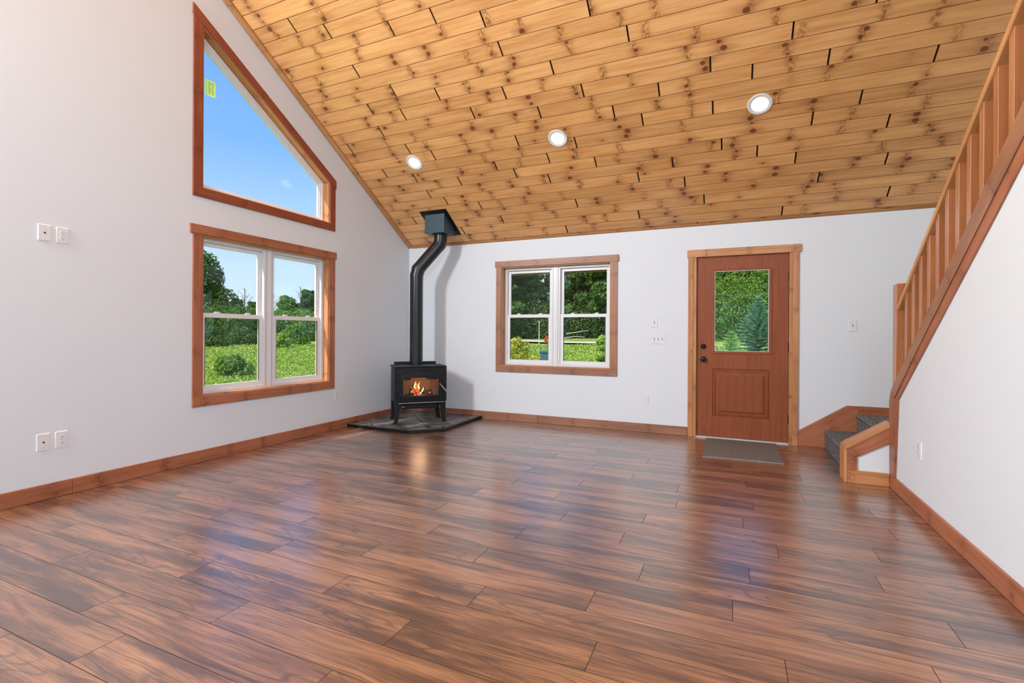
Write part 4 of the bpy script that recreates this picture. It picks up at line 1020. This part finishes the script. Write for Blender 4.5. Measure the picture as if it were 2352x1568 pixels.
for row, (dist, step_) in enumerate(((41, 52), (49, 56))):
    px = 940 + row * 27
    while px < 2080:
        spots.append((px + R.uniform(-7, 7), dist + R.uniform(-1.5, 1.5))); px += step_
used = [0, 0, 0]
for i, (px, dist) in enumerate(spots):
    k = [0, 1, 0, 2, 0, 1, 2][i % 7]
    if px > 1560: k = [2, 0, 2, 1][i % 4]
    if 1225 < px < 1275: continue
    pr_ = (protoA, protoB, protoC)[k]; o = pr_ if not used[k] else copy_tree(pr_); used[k] = 1
    x, y, z = at(px, dist); sc = R.uniform(.85, 1.15)
    o.location = (x, y, z - .1); o.rotation_euler = (0, 0, R.uniform(0, 6)); o.scale = (sc * .9, sc * .9, sc)
    where = 'standing at the far left end of the wood' if px < 1130 else 'standing at the far right end of the wood' if px > 1830 else 'seen past the left sash of the back window' if px < 1290 else 'seen through the right sash of the back window' if px < 1430 else 'standing in the wood between window and door' if px < 1610 else 'seen through the door glass'
    tag(o, wood_lb[k] + ', ' + where, 'tree', ('tall dark leafy trees ', 'tall dark pines ', 'lighter leafy trees ')[k] + where)
for k, o in enumerate((protoA, protoB, protoC)):
    if not used[k]: o.location = (-20, 50, 1)
# understorey of the wood: one continuous thicket
def thicket(name, label, pts, nl, size, mat, cat='thicket'):
    B = [((x, y, z + h * .45), (r, r, h * .55)) for x, y, z, r, h in pts]
    o = foliage(name, B, nl, size, mat); o['kind'] = 'stuff'; tag(o, label, cat); return o
P_ = []
for px in range(930, 2100, 16):
    x, y, z = at(px, 40.5 + R.uniform(-1, 1)); P_.append((x, y, z, 1.3, R.uniform(2.2, 4.0)))
thicket('undergrowth', 'dark undergrowth along the foot of the woodland', P_, 60000, .085, G['dark'])
P_ = []
for px in range(1600, 1800, 17):
    x, y, z = at(px, 35 + R.uniform(-1, 1)); P_.append((x, y, z, 1.5, R.uniform(3.5, 7.0)))
Q_ = []
for px in range(930, 2100, 20):
    x, y, z = at(px, 53 + R.uniform(-1, 1)); Q_.append((x, y, z - .3, 2.2, R.uniform(5.5, 7.5)))
thicket('undergrowth', 'tall shaded undergrowth deep inside the woodland', Q_, 44000, .16, G['dark'])
thicket('leafy_thicket', 'bright leafy thicket seen through the door glass', P_[::2], 14000, .07, G['mid'])

# shrubs and trees, each its own thing
def shrub(name, px, dist, w, h, nl, size, mat, label, cat='shrub', nb=9, lift=0.0, taper=.35):
    x, y, z = at(px, dist); root = empty(name, (x, y, z - .03 + lift)); tag(root, label, cat)
    foliage('foliage', lumps(h * .18, h * .80, w / 2, nb, taper, (.45, .65)), nl, size, mat, root, shell=.5)
    trunk('stem', h * .6, .02 + h * .006, MT['bark'], root, branches=4); return root
# through the large left window
shrub('round_bush', 533, 14.5, 1.30, .78, 5200, .040, G['mid'], 'rounded green bush in the meadow, nearest the left window')
for px, dist, w, h, mt_, lb in ((464, 40, 7.6, 7.6, 'dark', 'tall dark leafy tree at the left edge of the left window'),
                                (500, 41, 3.0, 4.6, 'dark', 'smaller dark tree leaning against the tall one in the left window'),
                                (545, 44, 2.6, 3.6, 'dark', 'narrow evergreen below the first bare tree'),
                                (580, 46, 2.6, 3.4, 'dark', 'dark tree just left of the window mullion'),
                                (660, 42, 4.2, 3.7, 'mid', 'broad green tree behind the field in the right-hand sash'),
                                (706, 43, 3.4, 4.4, 'dark', 'dark green tree at the right edge of the left window')):
    x, y, z = at(px, dist); root = empty('field_tree', (x, y, z - .1)); tag(root, lb, 'tree')
    foliage('foliage', lumps(h * .2, h * .95, w / 2, 26, .6), 12000, .10, G[mt_], root); trunk('trunk', h * .85, .1, MT['bark'], root, branches=6)
for px, dist, h, lb in ((560, 47, 4.6, 'bare dead tree with pale twigs in the left sash'), (690, 47, 4.7, 'bare dead tree with pale twigs in the right sash'), (622, 48, 4.0, 'bare leaning dead tree next to the window mullion'), (527, 47, 3.4, 'bare dead limb leaning beside the tall tree')):
    x, y, z = at(px, dist); root = empty('bare_tree', (x, y, z)); tag(root, lb, 'tree', 'dead trees along the field')
    trunk('trunk', h, .15, MT['palebark'], root, lean=R.uniform(-.5, .5), branches=16, spread=.5, start=.3)
P_ = []
for px in range(230, 600, 12):
    x, y, z = at(px, 33 + R.uniform(-1.5, 1.5)); P_.append((x, y, z, 1.3, R.uniform(1.8, 3.0)))
thicket('hedge_thicket', 'dark bushy hedge across the field in the left sash', P_, 44000, .075, G['dark'])
P_ = []
for px in range(590, 930, 12):
    x, y, z = at(px, 38 + R.uniform(-1.5, 1.5)); P_.append((x, y, z, 1.3, R.uniform(1.8, 2.6)))
thicket('hedge_thicket', 'green bushy hedge across the field in the right sash', P_, 42000, .08, G['mid'])
shrub('field_shrub', 680, 31, 2.3, 1.55, 4200, .06, G['mid'], 'rounded dark green shrub in front of the right-hand hedge')
shrub('field_shrub', 641, 27, 1.2, 1.15, 3200, .05, G['bright'], 'bright green shrub beside the mullion of the left window')
shrub('field_shrub', 556, 30, 2.2, 1.3, 3600, .06, G['dark'], 'dark shrub under the hedge in the left sash')
shrub('field_shrub', 480, 28, 2.2, 1.4, 3600, .06, G['dark'], 'dark shrub at the left edge of the field')
# through the back window
shrub('yellow_shrub', 1188, 13.2, 1.05, 1.45, 5200, .030, G['yellow'], 'yellow-green shrub at the left of the back window', nb=11)
shrub('low_shrub', 1225, 12.6, .75, .86, 3600, .028, G['yellow'], 'low yellow-green shrub below the tall one in the back window')
shrub('low_shrub', 1196, 11.6, .9, .66, 3600, .028, G['bright'], 'bright green low shrub at the lower left of the back window')
shrub('young_maple', 1381, 16.5, .72, 1.42, 3600, .034, G['bright'], 'bright green sapling at the right of the back window', nb=9, taper=.7)
shrub('red_shrub', 1254, 30, .36, .62, 170, .06, G['red'], 'small orange-red clump beside the road', lift=.12, nb=4)
x, y, z = at(1256, 12.4); ub = empty('utility_box', (x, y, z)); tag(ub, 'teal utility box among the shrubs below the back window', 'utility box')
bx('box_body', MT['teal'], -.14, .14, -.12, .12, 0, .82, ub, .01); bx('box_lid', MT['teal'], -.155, .155, -.135, .135, .82, .88, ub, .01)
x, y, z = at(1238.5, 30); po = MB(); po.cyl((0, 0, 0), (0, 0, 1.55), .028, .022, 8); o = po.build('marker_post', MT['poleyellow'], loc=(x, y, z)); tag(o, 'thin cream marker post by the road', 'post')
for k, (pa, pb, dz, lb) in enumerate(((1300, 1352, .62, 'upper pale fallen trunk across the verge'), (1296, 1344, .30, 'lower pale fallen trunk across the verge'))):
    xa_, ya_, za_ = at(pa, 37); xb_, yb_, zb2 = at(pb, 36.5)
    m = MB(); m.tube([(0, 0, 0), ((xb_ - xa_) * .5, (yb_ - ya_) * .5, .12), (xb_ - xa_, yb_ - ya_, .28 - k * .2)], [.05, .04, .02], 7); o = m.build('fallen_trunk', MT['palebark'], loc=(xa_, ya_, za_ + dz - .1)); tag(o, lb, 'log', 'fallen trunks')
# road
m = MB(); rd = []
for i in range(41):
    x = -40 + i * 2.2; y = 25.5 - .20 * (x + 5); rd.append((x, y))
V = []
for x, y in rd: V += [(x, y - 1.0, float(ground_z(np.array(x), np.array(y))) + .10), (x, y + 1.0, float(ground_z(np.array(x), np.array(y))) + .14)]
m.add(V, [(2 * i, 2 * i + 2, 2 * i + 3, 2 * i + 1) for i in range(40)], (1, 0, 0)); struct(m.build('road', MT['gravel']))

# spruces in the door glass
def spruce(name, px, dist, h, rad, mat, label, levels, dens, nl=.05):
    x, y, z = at(px, dist); root = empty(name, (x, y, z - .02)); tag(root, label, 'tree')
    C, N_, T_, Wd, Hh = [], [], [], [], []
    for l in range(levels):
        f_ = l / (levels - 1); zz = h * (.05 + .86 * f_); L_ = rad * (1 - f_) ** .85 + .05; nb = int(9 + 7 * (1 - f_))
        for b in range(nb):
            a = 2 * PI * b / nb + l * 1.3 + R.uniform(-.15, .15); LL = L_ * R.uniform(.8, 1.1); up = .22 + .55 * f_
            steps = max(4, int(LL * dens))
            for s_ in range(steps):
                t = (s_ + .5) / steps; r_ = LL * t; dz = up * r_ * .55 - .25 * r_ * r_ * (1 - f_) + .02
                for side in (-1, 0, 1, -1, 1):
                    aa = a + side * .55; base = np.array([math.cos(a) * r_, math.sin(a) * r_, zz + dz]) + NR.normal(size=3) * .008
                    d_ = np.array([math.cos(aa), math.sin(aa), .25 + .35 * f_]); C.append(base + d_ * nl * .5); T_.append(d_); N_.append(NR.normal(size=3) * .5 + np.array([0, 0, 1])); Wd.append(nl * .22); Hh.append(nl * (1.15 - .3 * t))
    for s_ in range(10):   # leader and top spikes
        a = s_ * 1.26; d_ = np.array([math.cos(a) * (.8 if s_ > 2 else .05), math.sin(a) * (.8 if s_ > 2 else .05), 1.0]); C.append(np.array([0, 0, h * (.93 + .01 * (s_ % 3))]) + d_ * .05); T_.append(d_); N_.append(NR.normal(size=3)); Wd.append(.008); Hh.append(.09)
    C = np.array(C); N_ = np.array(N_); N_ /= np.linalg.norm(N_, axis=1, keepdims=True)
    quads('needles', C, N_, np.array(T_), np.array(Wd), np.array(Hh), mat, root)
    trunk('trunk', h * .95, h * .016, MT['bark'], root); return root
spruce('blue_spruce', 1741, 14.0, 2.42, .98, G['blue'], 'blue-green spruce seen in the door glass at right', 24, 22, .062)
spruce('young_spruce', 1679, 12.6, 1.40, .58, G['lspruce'], 'small light green spruce in the door glass at left', 15, 26, .05)

# meadow plants as a growing cover near the house
def cover(name, label, n_, pxr, dr, size, mat):
    px = NR.uniform(pxr[0], pxr[1], n_); t = NR.random(n_); dist = dr[0] * (dr[1] / dr[0]) ** t
    a = (px - 1176) / 1117.49; x = CAMX + dist * (-math.sin(YAW) + a * math.cos(YAW)); y = CAMY + dist * (math.cos(YAW) + a * math.sin(YAW))
    z = ground_z(x, y) + NR.random(n_) * .16
    Nn = NR.normal(size=(n_, 3)) * .6 + np.array([0, 0, .8]); Nn /= np.linalg.norm(Nn, axis=1, keepdims=True); T = np.cross(Nn, NR.normal(size=(n_, 3))) + np.array([0, 0, .5])
    s_ = size * dist / dr[0] * (.6 + .8 * NR.random(n_)); o = quads(name, np.stack([x, y, z], 1), Nn, T, s_ * .6, s_, mat); o['kind'] = 'stuff'; tag(o, label, 'grass'); return o
cover('meadow_plants', 'low green meadow plants outside the left window', 80000, (330, 880), (8.5, 30), .022, G['grass'])
cover('lawn_plants', 'bright green lawn outside the back window', 70000, (1040, 1560), (9, 29), .022, G['grass'])
cover('verge_plants', 'grass outside the door beneath the spruces', 34000, (1560, 1960), (9, 28), .022, G['grass'])
# eave over the back wall
ev = MB(); ev.box(-.6, XE + .4, TH + .01, .70, 2.19, 2.205); ev.box(-.6, XE + .4, .68, .72, 2.035, 2.215); struct(ev.build('trim_4', MT['ceil_trim']))
